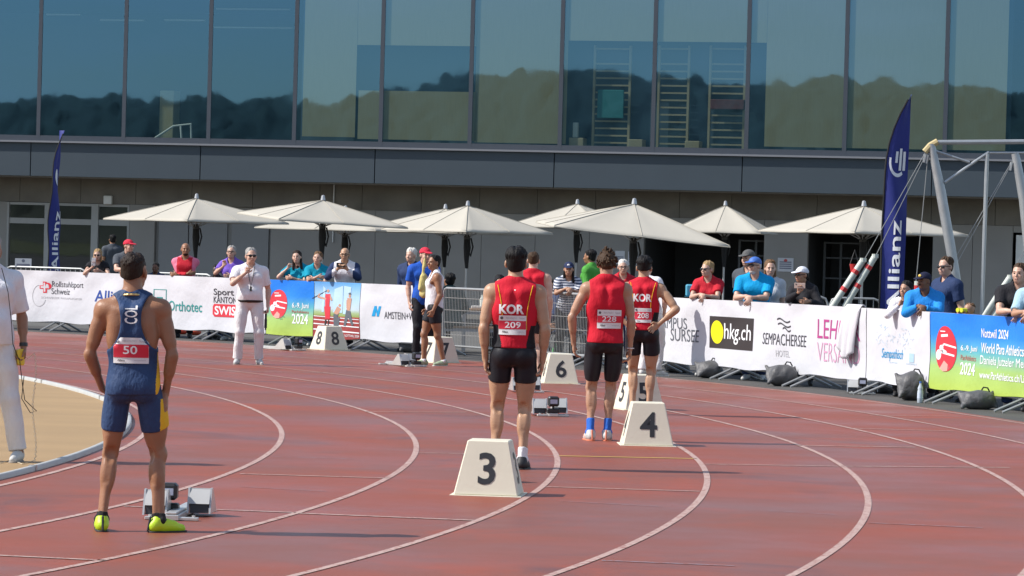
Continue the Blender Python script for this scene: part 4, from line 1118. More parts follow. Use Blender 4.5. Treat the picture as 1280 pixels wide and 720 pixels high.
# ------------------------------------------------------------------ barriers along the outside of the track
GALV = M('barrier_tube', (.34, .35, .35), rough=.5, metal=.35, var=.12, scale=10); GDK = M('barrier_foot', (.36, .37, .37), rough=.5, metal=.4)
WIRE = M('barrier_wire', (.36, .36, .35), rough=.4, metal=.4)
J0, DJ = math.radians(30.0), math.radians(2.66)
bgroup = 'steel barriers in a row along the track'
BLAB = {-8: 'steel barrier at the right end under the blue and green banner', -7: 'steel barrier carrying the right half of the blue and green banner', -6: 'steel barrier between the bottle and the blue green banner', -5: 'steel barrier where the white towel hangs', -4: 'steel barrier behind the hotel banner lettering', -3: 'steel barrier behind the yellow dot banner lettering', -2: 'steel barrier below the woman in the red shirt', -1: 'steel barrier right behind the runner with his hand on his hip',
        0: 'bare mesh barrier the woman in the striped shirt leans on', 1: 'bare mesh barrier in front of the wooden table', 2: 'steel barrier behind the man in blue with the flag', 3: 'steel barrier under the athletes picture banner', 4: 'steel barrier under the left blue and green banner', 5: 'steel barrier behind the official with the whistle', 6: 'steel barrier below the man in the pink and red top', 7: 'steel barrier hidden by the runner in navy', 8: 'steel barrier at the left where the woman photographs', 9: 'steel barrier behind the official cut off at the left'}
for k in range(-8, 10):
    a0, a1 = J0+DJ*k+.0008, J0+DJ*(k+1)-.0008; am = (a0+a1)/2; bare = k in (0, 1)
    O = pol(am, FR); t = empty('barrier', tuple(O), am+hp, BLAB[k], 'barrier', bgroup); hl = (a1-a0)/2*FR
    # local x along the track (towards larger angles), local y = inward to the track
    R_ = .021; zt, zl = 1.115, .175; c = .07
    m = MB(); m.tube([(hl-.0, 0, zl), (hl, 0, zt-c), (hl-c*.3, 0, zt-c*.3), (hl-c, 0, zt), (-hl+c, 0, zt), (-hl+c*.3, 0, zt-c*.3), (-hl, 0, zt-c), (-hl, 0, zl)], R_, 8, 0, True, True); m.build('frame', GALV, t, True)
    if bare:
        m = MB()
        for z in (.36, .56, .76, .96): m.tube([(hl-.02, 0, z), (-hl+.02, 0, z)], .007, 4)
        q = m.build('cross_wires', WIRE, t); q['kind'] = 'stuff'
        nw = 46
        for i in range(nw):
            x = -hl+.045+(2*hl-.09)*i/(nw-1)
            if i == 0: m = MB(); m.tube([(0, .008, zl+.01), (0, .008, zt-.01)], .0038, 4); w0 = m.build('wire', WIRE, t); w0.location.x = x
            else: wc = w0.copy(); COL.objects.link(wc); wc.parent = t; wc.location.x = x
    else:
        m = MB()
        for i in range(16): x = -hl+(2*hl)*(i+1)/17; m.tube([(x, 0, zl+.01), (x, 0, zt-.01)], .006, 4)
        q = m.build('infill_bars', WIRE, t); q['kind'] = 'stuff'
    for x in (-hl+.10, hl-.10):
        m = MB(); m.tube([(x, .0, zl+.0), (x+.0, .38, .018)], .019, 6); m.build('foot', GDK, t, True)
        m = MB(); m.tube([(x, .0, zl+.0), (x+.0, -.38, .018)], .019, 6); m.build('foot', GDK, t, True)

# ------------------------------------------------------------------ banners tied to the barriers
def wav(a, z): return .010*math.sin(a*FR*2.6+z*2)+.007*math.sin(a*FR*6.1+z*5+1)+.006*math.sin(a*FR*.9+z*7)+.012*math.exp(-((z-1.0)/.12)**2)*math.sin(a*FR*5)
def BP(a, z, off=0.): return pol(a, FR-.045-wav(a, z)-off, z)
def banner_mat(name, grad):
    m = bpy.data.materials.new(name); m.use_nodes = True; n = m.node_tree.nodes; l = m.node_tree.links; b = n['Principled BSDF']; b.inputs['Roughness'].default_value = .55; b.inputs['Specular IOR Level'].default_value = .3
    tc = n.new('ShaderNodeTexCoord'); sx = n.new('ShaderNodeSeparateXYZ'); l.new(tc.outputs['Object'], sx.inputs[0])
    mr = n.new('ShaderNodeMapRange'); mr.inputs[1].default_value = .18; mr.inputs[2].default_value = 1.13; l.new(sx.outputs[2], mr.inputs[0])
    cr = n.new('ShaderNodeValToRGB'); l.new(mr.outputs[0], cr.inputs[0])
    while len(cr.color_ramp.elements) < len(grad): cr.color_ramp.elements.new(.5)
    for e, (p, c) in zip(cr.color_ramp.elements, grad): e.position = p; e.color = (*c, 1)
    nz = n.new('ShaderNodeTexNoise'); nz.inputs['Scale'].default_value = 5; nz.inputs['Detail'].default_value = 3; l.new(tc.outputs['Object'], nz.inputs[0])
    bp = n.new('ShaderNodeBump'); bp.inputs['Strength'].default_value = .5; bp.inputs['Distance'].default_value = .02; l.new(nz.outputs[0], bp.inputs['Height']); l.new(bp.outputs[0], b.inputs['Normal'])
    l.new(cr.outputs[0], b.inputs['Base Color']); return m
BWHITE = M('banner_white', (.60, .605, .64), rough=.55, var=.03, scale=2, bump=.5, bscale=5, spec=.3)
BBLUE = banner_mat('banner_blue_green', [(0, (.42, .55, .10)), (.30, (.34, .52, .16)), (.52, (.10, .38, .45)), (.72, (.02, .22, .72)), (1, (.015, .19, .75))])
BPIC = banner_mat('banner_picture', [(0, (.30, .05, .05)), (.38, (.33, .055, .05)), (.40, (.25, .33, .10)), (.46, (.32, .42, .22)), (.52, (.45, .55, .60)), (.75, (.35, .55, .72)), (1, (.10, .32, .66))])
def banner(x0, x1, mat, label, z0=.185, z1=1.135, sag=.0):
    a0, a1 = ang(x0, FR), ang(x1, FR); n = max(8, int(abs(a1-a0)*FR/.07)); mz = 14; V = []; Q = []
    for L in (0, 1):
        for i in range(n+1):
            a = a0+(a1-a0)*i/n
            for j in range(mz+1):
                f = j/mz; e = .012*math.sin(a*FR*4.2+2)*(1-f)+.012*abs(math.sin((a-J0)/DJ*math.pi*2))*(f-1)
                V.append(tuple(BP(a, z0+(z1-z0)*f+e, -.003*L)))
    for i in range(n):
        for j in range(mz):
            k = i*(mz+1)+j; Q.append((k, k+mz+1, k+mz+2, k+1)); o = (n+1)*(mz+1)+k; Q.append((o, o+1, o+mz+2, o+mz+1))
    t = npmesh('banner', np.array(V), np.array(Q), mat, None, True); return tag(t, label, 'banner', 'printed banners on the barriers')
def BM(x0, y0, x1, y1, off=.005):
    """map u, v in 0..1 onto the banner between photo columns x0..x1 and rows y0 (top) .. y1 (bottom)"""
    a0, a1 = ang(x0, FR), ang(x1, FR); xm = (x0+x1)/2; z1, z0 = fz(xm, y0), fz(xm, y1)
    return lambda u, v: BP(a0+(a1-a0)*u, z0+(z1-z0)*v, off)
def ink(name, c): return M(name, c, rough=.6, var=.02)
INKD = ink('ink_dark', (.05, .05, .06)); INKR = ink('ink_red', (.62, .03, .05)); INKB = ink('ink_navy', (.01, .05, .28)); INKG = ink('ink_teal', (.03, .26, .25)); INKC = ink('ink_cyan', (.0, .30, .62)); INKP = ink('ink_magenta', (.42, .05, .22)); INKPL = ink('ink_pink', (.60, .30, .45)); INKL = ink('ink_grey', (.45, .45, .47)); INKY = ink('ink_yellow', (.85, .75, .0)); INKK = ink('ink_brown_black', (.03, .022, .022)); INKBL = ink('ink_pale_blue', (.38, .55, .68)); INKW = ink('ink_white', (.82, .83, .85)); INKPK = ink('ink_salmon', (.75, .35, .30)); INKSK = ink('ink_flesh', (.50, .27, .19)); INKGR = ink('ink_slate', (.10, .11, .13)); INKFR = ink('ink_blank_red', (.42, .12, .10))
def ncut(x0, y0, x1, y1): return max(1, int(abs(x1-x0)/3.5)), max(1, int(abs(y1-y0)/5))
def wr(parent, s, x0, y0, x1, y1, mat, bold=0., shear=0., off=.005): letters('lettering', s, BM(x0, y0, x1, y1, off), mat, parent, bold, ncut(x0, y0, x1, y1), shear)
def sh(parent, name, loops, x0, y0, x1, y1, mats, off=.005): return flat_shape(name, loops, BM(x0, y0, x1, y1, off), mats, parent, ncut(x0, y0, x1, y1))

b1 = banner(-25, 334.6, BWHITE, 'long white sponsor banner at the left behind the runner in navy')
sh(b1, 'emblem', [(0, [(.0, .35), (.3, .35), (.3, .0), (.62, .0), (.62, .3), (.62, .65), (.3, .65), (.0, .65)]), (0, [(.3, .65), (.62, .65), (.62, 1), (.3, 1)]), (0, ellp(.72, .62, .30, .30, 16))], 51, 352, 65, 366, [INKR]); sh(b1, 'emblem', [(0, ellp(.5, .5, .5, .5, 14))], 58.5, 355, 62, 360, [BWHITE], .007)
sh(b1, 'emblem', [(0, [(.36, .1), (.5, .1), (.5, .9), (.36, .9)]), (0, [(.1, .42), (.8, .42), (.8, .58), (.1, .58)])], 51, 352, 65, 366, [BWHITE], .0066)
wr(b1, 'Rollstuhlsport', 66, 352, 105, 361.5, INKD); wr(b1, 'Schweiz', 65, 360.5, 88, 368, INKD); wr(b1, 'SCHWEIZER PARAPLEGIKER', 53, 371.5, 104, 374, INKL)
ring = [(.5+.5*math.cos(a), .5+.5*math.sin(a)) for a in np.linspace(1.6, 5.9, 22)]+[(.5+.46*math.cos(a), .5+.475*math.sin(a)) for a in np.linspace(5.9, 1.6, 22)]
sh(b1, 'ring_mark', [(0, ring)], 42, 356, 59, 383, [INKL])
wr(b1, 'Allianz', 120, 363.5, 168, 378, INKB, .012)
sh(b1, 'logo_frame', [(0, [(0, 0), (.06, 0), (.06, 1), (0, 1)]), (0, [(.94, 0), (1, 0), (1, 1), (.94, 1)]), (0, [(.06, .96), (.94, .96), (.94, 1), (.06, 1)]), (0, [(.06, 0), (.94, 0), (.94, .04), (.06, .04)]), (0, [(.25, .1), (.35, .1), (.35, .5), (.25, .5)]), (0, [(.35, .42), (.7, .42), (.7, .5), (.35, .5)]), (0, [(.62, .1), (.7, .1), (.7, .42), (.62, .42)])], 193, 361.5, 209, 381, [INKG])
wr(b1, 'Orthotec', 212, 376.5, 254, 389.5, INKG, .012)
wr(b1, 'Sport', 268.5, 361, 293, 371.5, INKD, .015); wr(b1, 'KANTON', 268.5, 371, 296, 379, INKD, .008)
sh(b1, 'print_block', [(0, [(.06, 0), (.95, 0), (1, .3), (1, .9), (.9, 1), (.05, 1), (0, .8), (0, .2)])], 267.5, 380.5, 302, 396.5, [INKR]); wr(b1, 'SWISS', 270, 383, 300, 394, INKW, .02, off=.007)
wr(b1, 'LOS', 316, 389, 328, 391, INKL)

def poster(px0, x_oval0, x_oval1, yo0, yo1, b):
    """the red oval badge with the wheelchair racer"""
    sh(b, 'badge', [(0, ellp(.5, .5, .5, .5, 30))], x_oval0, yo0, x_oval1, yo1, [INKR])
    fn = (x_oval0, yo0, x_oval1, yo1)
    sh(b, 'badge_print', [(0, ellp(.17, .36, .13, .115, 14)), (0, ellp(.30, .52, .10, .06, 12)), (0, stroke((.25, .5), (.55, .42), .03)), (0, stroke((.3, .42), (.9, .36), .022)), (0, stroke((.42, .60), (.98, .54), .02)), (0, stroke((.22, .47), (.42, .6), .03, .02)), (0, stroke((.28, .78), (.62, .80), .028)), (0, stroke((.25, .88), (.5, .88), .012)), (1, ellp(.17, .36, .085, .07, 12)), (0, ellp(.17, .36, .05, .04, 10)), (1, stroke((.3, .5), (.4, .4), .02)), (2, [(.25, .06), (.45, .24), (.62, .16), (.6, .02), (.42, .0)])], *fn, [INKW, INKGR, INKPK], .0072)
b2 = banner(335.6, 392.8, BBLUE, 'left blue and green event banner beside the whistling official')
poster(335, 338.5, 361, 362, 398, b2)
wr(b2, '6.-9. Juni', 367, 378.5, 386.5, 387, INKW, .008); wr(b2, 'ParAthletics', 367, 388, 387, 391.5, INKFR, .004); wr(b2, '2024', 367, 392.5, 386.5, 405, INKW, .012); wr(b2, 'NOTTWIL', 352.5, 395, 359, 397, INKG); wr(b2, '2024', 352.5, 397.6, 356, 399.4, INKG)
b3 = banner(393.4, 451.8, BPIC, 'printed banner with three athletes pictured on a red track')
lo = []
for y, w_ in ((.36, .006), (.29, .008), (.21, .010), (.10, .012)): lo.append((0, [(0, y), (1, y-.03), (1, y-.03+w_*2), (0, y+w_*2)]))
sh(b3, 'pictured_lines', lo, 394, 355, 451.3, 420, [INKW], .005)
pan = [(0, [(.17, .45), (.22, .45), (.22, .9), (.17, .95)]), (0, [(.42, .45), (.62, .45), (.62, .97), (.42, .9)]), (0, [(.64, .43), (.80, .43), (.80, .95), (.64, .97)])]
for q_ in pan: sh(b3, 'pictured_panel', [q_], 394, 355, 451.3, 420, [ink('ink_mist', (.42, .60, .74))], .0045)
A = [(0, stroke((-.06, .70), (.26, .87), .006)), (1, ellp(.275, .86, .028, .03, 10)), (1, stroke((.06, .74), (.25, .70), .018)), (1, stroke((.06, .74), (.10, .80), .014)), (2, stroke((.28, .80), (.29, .55), .055, .045)), (2, stroke((.27, .56), (.29, .32), .045, .03)), (2, stroke((.32, .56), (.33, .32), .04, .028)), (1, stroke((.32, .78), (.38, .68), .018)), (0, stroke((.27, .30), (.24, .10), .02, .012)), (0, stroke((.33, .30), (.31, .12), .014, .01)),
     (1, ellp(.56, .59, .03, .03, 10)), (1, stroke((.55, .55), (.48, .42), .05)), (3, stroke((.48, .42), (.47, .10), .05, .03)), (3, stroke((.55, .36), (.50, .08), .03)),
     (1, ellp(.775, .78, .026, .035, 10)), (3, stroke((.765, .84), (.79, .80), .025)), (1, stroke((.77, .74), (.76, .50), .05, .04)), (1, stroke((.72, .70), (.73, .55), .018)), (3, stroke((.76, .50), (.69, .20), .05, .025)), (3, stroke((.77, .48), (.87, .22), .045, .022))]
sh(b3, 'pictured_athletes', A, 394, 355, 451.3, 420, [INKK, INKSK, INKR, INKGR], .0062)
wr(b3, 'NOTTWIL 2024', 434, 418.5, 451, 421.5, INKW)
b4 = banner(452.4, 531, BWHITE, 'white banner with a blue slanted mark beside the man in blue')
sh(b4, 'emblem', [(0, [(.1, 0), (.35, 0), (.55, 1), (.3, 1)]), (0, [(.5, 0), (.75, 0), (1, 1), (.75, 1)]), (0, [(0, 0), (.1, 0), (.35, 1), (.3, 1)]), (0, [(.38, 1), (.5, 1), (.72, 0), (.55, 0)])], 466.5, 382.5, 478, 395.5, [INKC])
wr(b4, 'AMSTEIN+WALTHERT', 482, 390.5, 553, 399, INKD) if False else wr(b4, 'AMSTEIN+WALT', 482, 390.5, 530, 399.5, INKD)
b5 = banner(800, 1084.6, BWHITE, 'long white sponsor banner at the right with the towel over its end')
wr(b5, 'CAMPUS', 820, 396.5, 861, 410.5, INKGR, .0); wr(b5, 'SURSEE', 841, 411.5, 876, 427, INKGR, .0)
sh(b5, 'print_block', [(0, [(0, 0), (1, 0), (1, 1), (0, 1)])], 889, 396.5, 943.6, 436.5, [INKK]); sh(b5, 'yellow_dot', [(0, ellp(.5, .5, .5, .5, 28))], 890.8, 400.5, 905, 429.5, [INKY], .0075); wr(b5, 'hkg.ch', 906, 405, 941, 431, INKW, .004, off=.0075)
for i, y in enumerate((398.5, 404.5, 410)):
    c0, c1 = ((974, 989), (975, 990), (981, 990))[i]
    pts = [(u, .5+.32*math.sin(u*5.6+.4)+.14) for u in np.linspace(0, 1, 12)]+[(u, .5+.32*math.sin(u*5.6+.4)-.14) for u in np.linspace(1, 0, 12)]
    sh(b5, 'wave_mark', [(0, pts)], c0, y-1.5, c1, y+5.5, [INKD])
wr(b5, 'SEMPACHERSEE', 956, 417.5, 1010, 432, INKD, .0); wr(b5, 'HOTEL', 973.5, 438, 989, 446, INKL)
wr(b5, 'LEHNER', 1024, 400.5, 1078, 424.5, INKP, .0); wr(b5, 'VERSAND', 1024, 429.5, 1077, 453.5, INKPL, -.012)
b6 = banner(1085.4, 1164.6, BWHITE, 'white banner with pale blue sketches between the towel and the blue banner')
rs_ = random.Random(5); lo = []
for (cx, cy, sx, sy, n) in ((.18, .62, .13, .33, 26), (.42, .52, .10, .14, 14), (.72, .62, .16, .34, 30)):
    for i in range(n):
        a = (cx+rs_.uniform(-sx, sx), cy+rs_.uniform(-sy, sy)); b = (a[0]+rs_.uniform(-.05, .05), a[1]+rs_.uniform(-.09, .09)); lo.append((0, stroke(a, b, .004)))
sh(b6, 'pictured_sketch', lo, 1096, 406, 1150, 445, [INKBL]); wr(b6, 'Sempathisch', 1104, 436, 1131, 452, INKC, .0, .3); wr(b6, 'SURSEE', 1113, 452.5, 1124, 454, INKBL); sh(b6, 'print_block', [(0, [(0, 0), (1, 0), (1, 1), (0, 1)])], 1140, 442, 1146, 453, [INKBL]); wr(b6, 'LUZERN', 1136, 454, 1148.5, 456, INKBL)
b7 = banner(1165.4, 1330, BBLUE, 'right blue and green event banner with white event lettering')
poster(1165, 1172, 1197.5, 407.5, 464.5, b7)
wr(b7, '6.-9. Juni', 1202, 432, 1223, 441, INKW, .008); wr(b7, 'ParAthletics', 1202, 444.3, 1222.5, 450.8, INKFR, .004); wr(b7, '2024', 1202, 453.5, 1222.5, 469, INKW, .012); wr(b7, 'NOTTWIL', 1187, 456, 1194, 458.4, INKG); wr(b7, '2024', 1187, 459.5, 1191, 462, INKG)
wr(b7, 'Nottwil 2024', 1228.5, 411.5, 1261.5, 423, INKW, .008); wr(b7, 'World Para Athletics', 1228.5, 430.5, 1283, 443.5, INKW, .008); wr(b7, 'Daniela Jutzeler Memorial', 1228.5, 447.5, 1300, 462, INKW, .0); wr(b7, 'www.ParAthletics.ch/Livestream', 1228.5, 467.5, 1305, 477, INKW, .01)

# towel over the rail
TOW = M('towel_white', (.62, .61, .64), rough=.95, var=.06, bump=.15, bscale=50)
a0 = ang(1060, FR); a1 = ang(1079, FR); V = []; Q = []
nu, nv = 14, 22
for i in range(nu+1):
    for j in range(nv+1):
        u = i/nu; s = j/nv
        if s < .25: th = s/.25*math.pi; r = FR+.03*math.cos(th)+.0; z = 1.13+.035*math.sin(th); 
        else: r = FR-.05-.05*math.sin((s-.25)*2)-(.010+.030*(s-.25))*math.sin(u*15+s*2.5+math.sin(s*4)); z = 1.13-(s-.25)/.75*(.50+.12*math.sin(u*3.2+.3)+.14*u)
        a = a0+(a1-a0)*(u*(1-.12*math.sin(max(0, s-.2)*2.4))-.18*max(0, s-.3))
        V.append(tuple(pol(a, r-.03, z)))
for i in range(nu):
    for j in range(nv): k = i*(nv+1)+j; Q.append((k, k+nv+1, k+nv+2, k+1))
tw = npmesh('towel', np.array(V), np.array(Q), TOW, None); tag(tw, 'white towel hung over the barrier rail across the pink lettering', 'towel')
sm_ = tw.modifiers.new('thick', 'SOLIDIFY'); sm_.thickness = .012

# low steel crowd barriers further back
def crowd(px0, px1, D0, D1, ztop, label):
    A, B = dp(px0, 330, D0), dp(px1, 330, D1); A.z = B.z = 0; L = (B-A).length; t = empty('crowd_barrier', tuple(A), math.atan2(B.y-A.y, B.x-A.x), label, 'barrier', 'low crowd barriers on the terrace')
    m = MB(); m.tube([(0, 0, .0), (0, 0, ztop-.12), (.04, 0, ztop-.03), (.12, 0, ztop), (L-.12, 0, ztop), (L-.04, 0, ztop-.03), (L, 0, ztop-.12), (L, 0, 0)], .02, 7); m.build('frame', GALV, t, True)
    m = MB(); m.tube([(.02, 0, .2), (L-.02, 0, .2)], .014, 6); m.build('bottom_rail', GALV, t)
    n = max(4, int(L/.13))
    for i in range(n):
        x = L*(i+1)/(n+1)
        m = MB(); m.tube([(x, 0, .2), (x, 0, ztop-.01)], .008, 4); m.build('bar', GALV, t)
    return t
c1 = crowd(8, 107, 74, 73, 1.12, 'low steel crowd barrier with a paper notice in front of the glass doors'); crowd(190, 265, 71, 70, 1.10, 'low steel crowd barrier behind the man in pink and red')
crowd(920, 1036, 60, 60, 1.10, 'low steel crowd barrier behind the man in the blue cap'); crowd(1039, 1102, 61, 61, 1.08, 'low steel crowd barrier behind the leaning striped poles')
m = MB(); m.box((0, 0, 0), (.35, .012, .19)); P = dp(29.5, 328, 73.9); o = m.build('notice', M('notice_paper', (.55, .56, .58))); o.location = P+Vector((0, -.05, -.01)); tag(o, 'white notice tied to the crowd barrier at the far left', 'notice')
m = MB(); m.poly([(-.14, -.0075, -.07), (.14, -.0075, -.07), (.14, -.0075, -.02), (-.14, -.0075, -.02)]); m.poly([(.035*math.cos(i*.63), -.0075, .045+.035*math.sin(i*.63)) for i in range(10)]); m.build('print', M('notice_ink', (.16, .17, .22)), o)

# ------------------------------------------------------------------ lane number boards
CREAM = M('board_cream', (.70, .655, .52), rough=.5, var=.07, scale=4, bump=.05, bscale=30); DIGIT = M('board_digit', (.025, .025, .028), rough=.5)
def board(n, px, py, yaw, label, wb=.47, db=.44, wt=.30, dt_=.27, h=.405):
    P = gp(px, py); t = empty('lane_board', tuple(P), yaw, label, 'lane marker', 'cream lane number boards')
    m = MB(); b = [(-wb/2, -db/2, .012), (wb/2, -db/2, .012), (wb/2, db/2, .012), (-wb/2, db/2, .012)]; tp = [(-wt/2, -dt_/2, h), (wt/2, -dt_/2, h), (wt/2, dt_/2, h), (-wt/2, dt_/2, h)]
    m.hexa(b+tp); o = m.build('shell', CREAM, t, bevel=.008)
    m = MB(); m.span((-wb/2-.025, -db/2-.025, .002), (wb/2+.025, db/2+.025, .013)); m.build('base_flange', CREAM, t, bevel=.003)
    def face(i):
        j = (i+1) % 4; A, B, C_, D_ = Vector(b[i]), Vector(b[j]), Vector(tp[j]), Vector(tp[i]); nrm = (B-A).cross(D_-A).normalized()
        c = (A+B+C_+D_)/4; ux = (B-A).normalized(); uy = nrm.cross(ux).normalized()
        V_, F_, asp = text_geo(str(n), .015); hh = .235; ww = hh*asp
        letters('number', str(n), lambda u, v: c+ux*(u-.5)*ww+uy*((v-.5)*hh-.005)+nrm*.003, DIGIT, t, .02)
    for i in range(4): face(i)
    return t
board(3, 611, 619, -.10, 'large cream lane board with number 3 nearest the camera')
board(4, 808, 557, .04, 'cream lane board with number 4 beside the runner in blue socks')
board(5, 798, 512.5, .30, 'cream lane board with number 5 behind the board with 4')
board(6, 699, 479.5, .10, 'cream lane board with number 6 by the mesh barrier')
board(7, 549, 453.8, .55, 'cream lane board with number 7 behind the runner in white')
board(8, 411, 437.5, .62, 'cream lane board with number 8 below the athletes banner', wb=.48, db=.48)

# ------------------------------------------------------------------ starting blocks with their loudspeaker
ALU = M('block_aluminium', (.62, .62, .60), rough=.35, metal=.6, var=.1, scale=14); PADM = M('block_pad', (.47, .475, .47), rough=.6, var=.1); BLKP = M('black_plastic', (.018, .018, .02), rough=.4); SCREEN = M('speaker_label', (.45, .48, .60), rough=.4)
def block(px, py, yaw, label, spk=(0, -.42), sp=1.):
    P = gp(px, py, .01); t = empty('starting_block', tuple(P), yaw, label, 'starting block', 'starting blocks on the track')
    m = MB(); m.span((-.05, -.45, .0), (.05, .45, .035)); m.span((-.035, -.44, .036), (.035, .44, .052)); m.build('rail', ALU, t, bevel=.004)
    for y in (-.40, .40):
        m = MB(); m.span((-.17, y-.03, 0), (.17, y+.03, .02)); m.build('cross_foot', ALU, t, bevel=.003)
        if y < 0:
            for x in (-.14, 0, .14): m = MB(); m.tube([(x, y, .02), (x, y, .032)], .012, 6); m.build('spike_head', ALU, t)
    for q, y in ((-1, -.12), (1, .12)):
        x = q*.125
        # pad face leaning back (runner's foot presses from the front)
        pm = MB(); yb, yt = y+.08, y-.10
        pm.hexa([(x-.07, yb-.012, .035), (x+.07, yb-.012, .035), (x+.07, yb+.012, .035), (x-.07, yb+.012, .035), (x-.07, yt-.012, .178), (x+.07, yt-.012, .178), (x+.07, yt+.012, .178), (x-.07, yt+.012, .178)])
        p_ = pm.build('foot_pad', PADM, t, bevel=.004)
        pm = MB(); pm.hexa([(x-.066, yt-.085, .082), (x+.066, yt-.085, .082), (x+.066, yt-.072, .082), (x-.066, yt-.072, .082), (x-.066, yt-.026, .174), (x+.066, yt-.026, .174), (x+.066, yt-.013, .174), (x-.066, yt-.013, .174)]); pm.build('rear_plate', PADM, p_)
        pm = MB(); pm.hexa([(x-.060, yt-.078, .022), (x+.060, yt-.078, .022), (x+.060, yt-.06, .022), (x-.060, yt-.06, .022), (x-.060, yt-.070, .08), (x+.060, yt-.070, .08), (x+.060, yt-.055, .08), (x-.060, yt-.055, .08)]); pm.build('opening_shade', M('block_shadow_plate', (.05, .05, .055), rough=.5, metal=.3), p_)  # near-black plate standing in for the shaded opening under the pad
        for e in (-.072, .072):
            pm = MB(); pm.hexa([(x+e-.006, yt-.095, .02), (x+e+.006, yt-.095, .02), (x+e+.006, yb+.02, .02), (x+e-.006, yb+.02, .02), (x+e-.006, yt-.03, .182), (x+e+.006, yt-.03, .182), (x+e+.006, yt+.014, .182), (x+e-.006, yt+.014, .182)]); pm.build('side_bracket', ALU, p_)
    # loudspeaker box on a small stalk at the back
    x, y = spk
    m = MB(); m.span((x-.07, y-.03, .035), (x+.07, y+.05, .085)); m.build('sensor_box', BLKP, t, bevel=.01)
    m = MB(); m.tube([(x, y+.01, .08), (x, y+.01, .12)], .012, 6); m.build('stalk', BLKP, t)
    m = MB(); m.span((x-.06, y-.04, .105), (x+.06, y+.06, .215)); s_ = m.build('loudspeaker', BLKP, t, bevel=.018)
    m = MB(); m.span((x-.038, y-.0425, .137), (x+.038, y-.0395, .182)); m.build('label_plate', SCREEN, s_)
    return t
block(226, 644, -.05, 'starting block beside the yellow shoes of the runner in navy', (-.07, -.1))
block(608, 602, .10, 'starting block hidden behind the board with 3', (-.125, -.02))
block(685, 518, .12, 'starting block with loudspeaker between lane boards 3 and 4')
block(655, 489, .2, 'starting block seen behind the leg of runner 209', (-.1, -.3))
block(503, 457, .55, 'starting block with loudspeaker left of the runner in white')
block(351, 437, .85, 'starting block with loudspeaker right of the whistling official')
block(1078, 491, -.1, 'spare starting block under the banner below the towel')

# ------------------------------------------------------------------ sandbags on the barrier feet
SANDM = M('sandbag_grey', (.085, .085, .088), rough=.55, var=.25, scale=14, bump=.45, bscale=24)
def sandbag(px, py, wpx, hpx, yaw, label, seed):
    P = gp(px, py); k = FPX/P.y; L = wpx/k; Hh = hpx/k
    rs2 = random.Random(seed); R = Rz(math.degrees(yaw))
    pr = [ell((0, 0, Hh*.46), (L*.44, .15, Hh*.44), R, .05), ell(R@A3(L*.16, 0, Hh*.42), (L*.32, .15, Hh*.42), R, .06), ell(R@A3(-L*.17, .02, Hh*.38), (L*.30, .14, Hh*.36), R, .06)]
    for e_ in (-1, 1):                                          # pinched seams at the two ends
        for f_ in (-1, 1): pr.append(cap(R@A3(L*.34*e_, .05*f_, Hh*(.30 if f_ < 0 else .62)), R@A3(L*.49*e_, .10*f_, Hh*(.12 if f_ < 0 else .80)), .05, .014, .05))
        pr.append(cap(R@A3(L*.485*e_, -.10, Hh*.12), R@A3(L*.485*e_, .10, Hh*.8), .016, .016, .03))
    o = mesh_of('sandbag', pr, .016, 1, SANDM, None, cuts=[('plane', A3(0, 0, .004), A3(0, 0, -1))], noise=wrinkle(seed, .010, 36, .2))
    o.location = (P.x, P.y, .005); tag(o, label, 'sandbag', 'grey sandbags on the barrier feet')
    m = MB(); q = R@A3(L*.2, 0, Hh*.86); m.tube([q+A3(-.05, 0, 0), q+A3(-.02, 0, .05), q+A3(.03, 0, .045), q+A3(.06, 0, -.01)], .01, 5); m.build('strap', BLK, o)
for i, a in enumerate(((275, 424, 28, 24, .3, 'grey sandbag left of the whistling official'), (514, 441, 30, 18, .2, 'dark sandbag at the feet of the man in blue'), (727, 455, 26, 26, .2, 'sandbag behind the lane board with 6'),
        (886, 473, 32, 24, .2, 'round sandbag below the yellow dot sign'), (977, 483, 38, 30, .1, 'sandbag with a tied neck below the hotel lettering'), (1138, 501, 34, 40, .2, 'tall sandbag beside the water bottle'), (1222, 512, 44, 26, .1, 'flat sandbag below the right blue banner'), (1106, 492, 24, 18, .1, 'sandbag in the shade behind the spare starting block'), (846, 466, 30, 16, .2, 'low sandbag next to the white shoes'))):
    sandbag(*a, i+3)
P = gp(1150, 504)
BOT = M('bottle_plastic', (.50, .56, .62), rough=.15, var=.05, spec=.6)
m = MB(); m.lathe((0, 0, 0), [(.030, 0), (.036, .01), (.036, .15), (.030, .165), (.034, .18), (.030, .20), (.014, .235), (.014, .25)], 14); o = m.build('water_bottle', BOT, None, True); o.location = P; tag(o, 'clear water bottle standing beside the tall sandbag', 'bottle')
m = MB(); m.lathe((0, 0, .25), [(.016, 0), (.016, .022), (.0, .023)], 10); m.build('bottle_cap', M('cap_blue', (.05, .15, .5)), o, True); m = MB(); m.lathe((0, 0, .06), [(.0372, 0), (.0372, .07)], 14); m.build('bottle_label', M('label_pale', (.55, .62, .72)), o, True)
def redshoe(px, py, label):
    P = gp(px, py); o = mesh_of('cone_marker', [ell((0, 0, .06), (.13, .12, .07)), cap((0, 0, .08), (.0, 0, .13), .05, .03)], .012, 1, M('orange_red_plastic', (.55, .07, .03), rough=.5), None, cuts=[('plane', A3(0, 0, .003), A3(0, 0, -1))]); o.location = P; tag(o, label, 'marker')
redshoe(243, 419, 'small red marker on the asphalt below the teal lettering'); redshoe(226, 418, 'left red marker on the asphalt behind the navy runner')

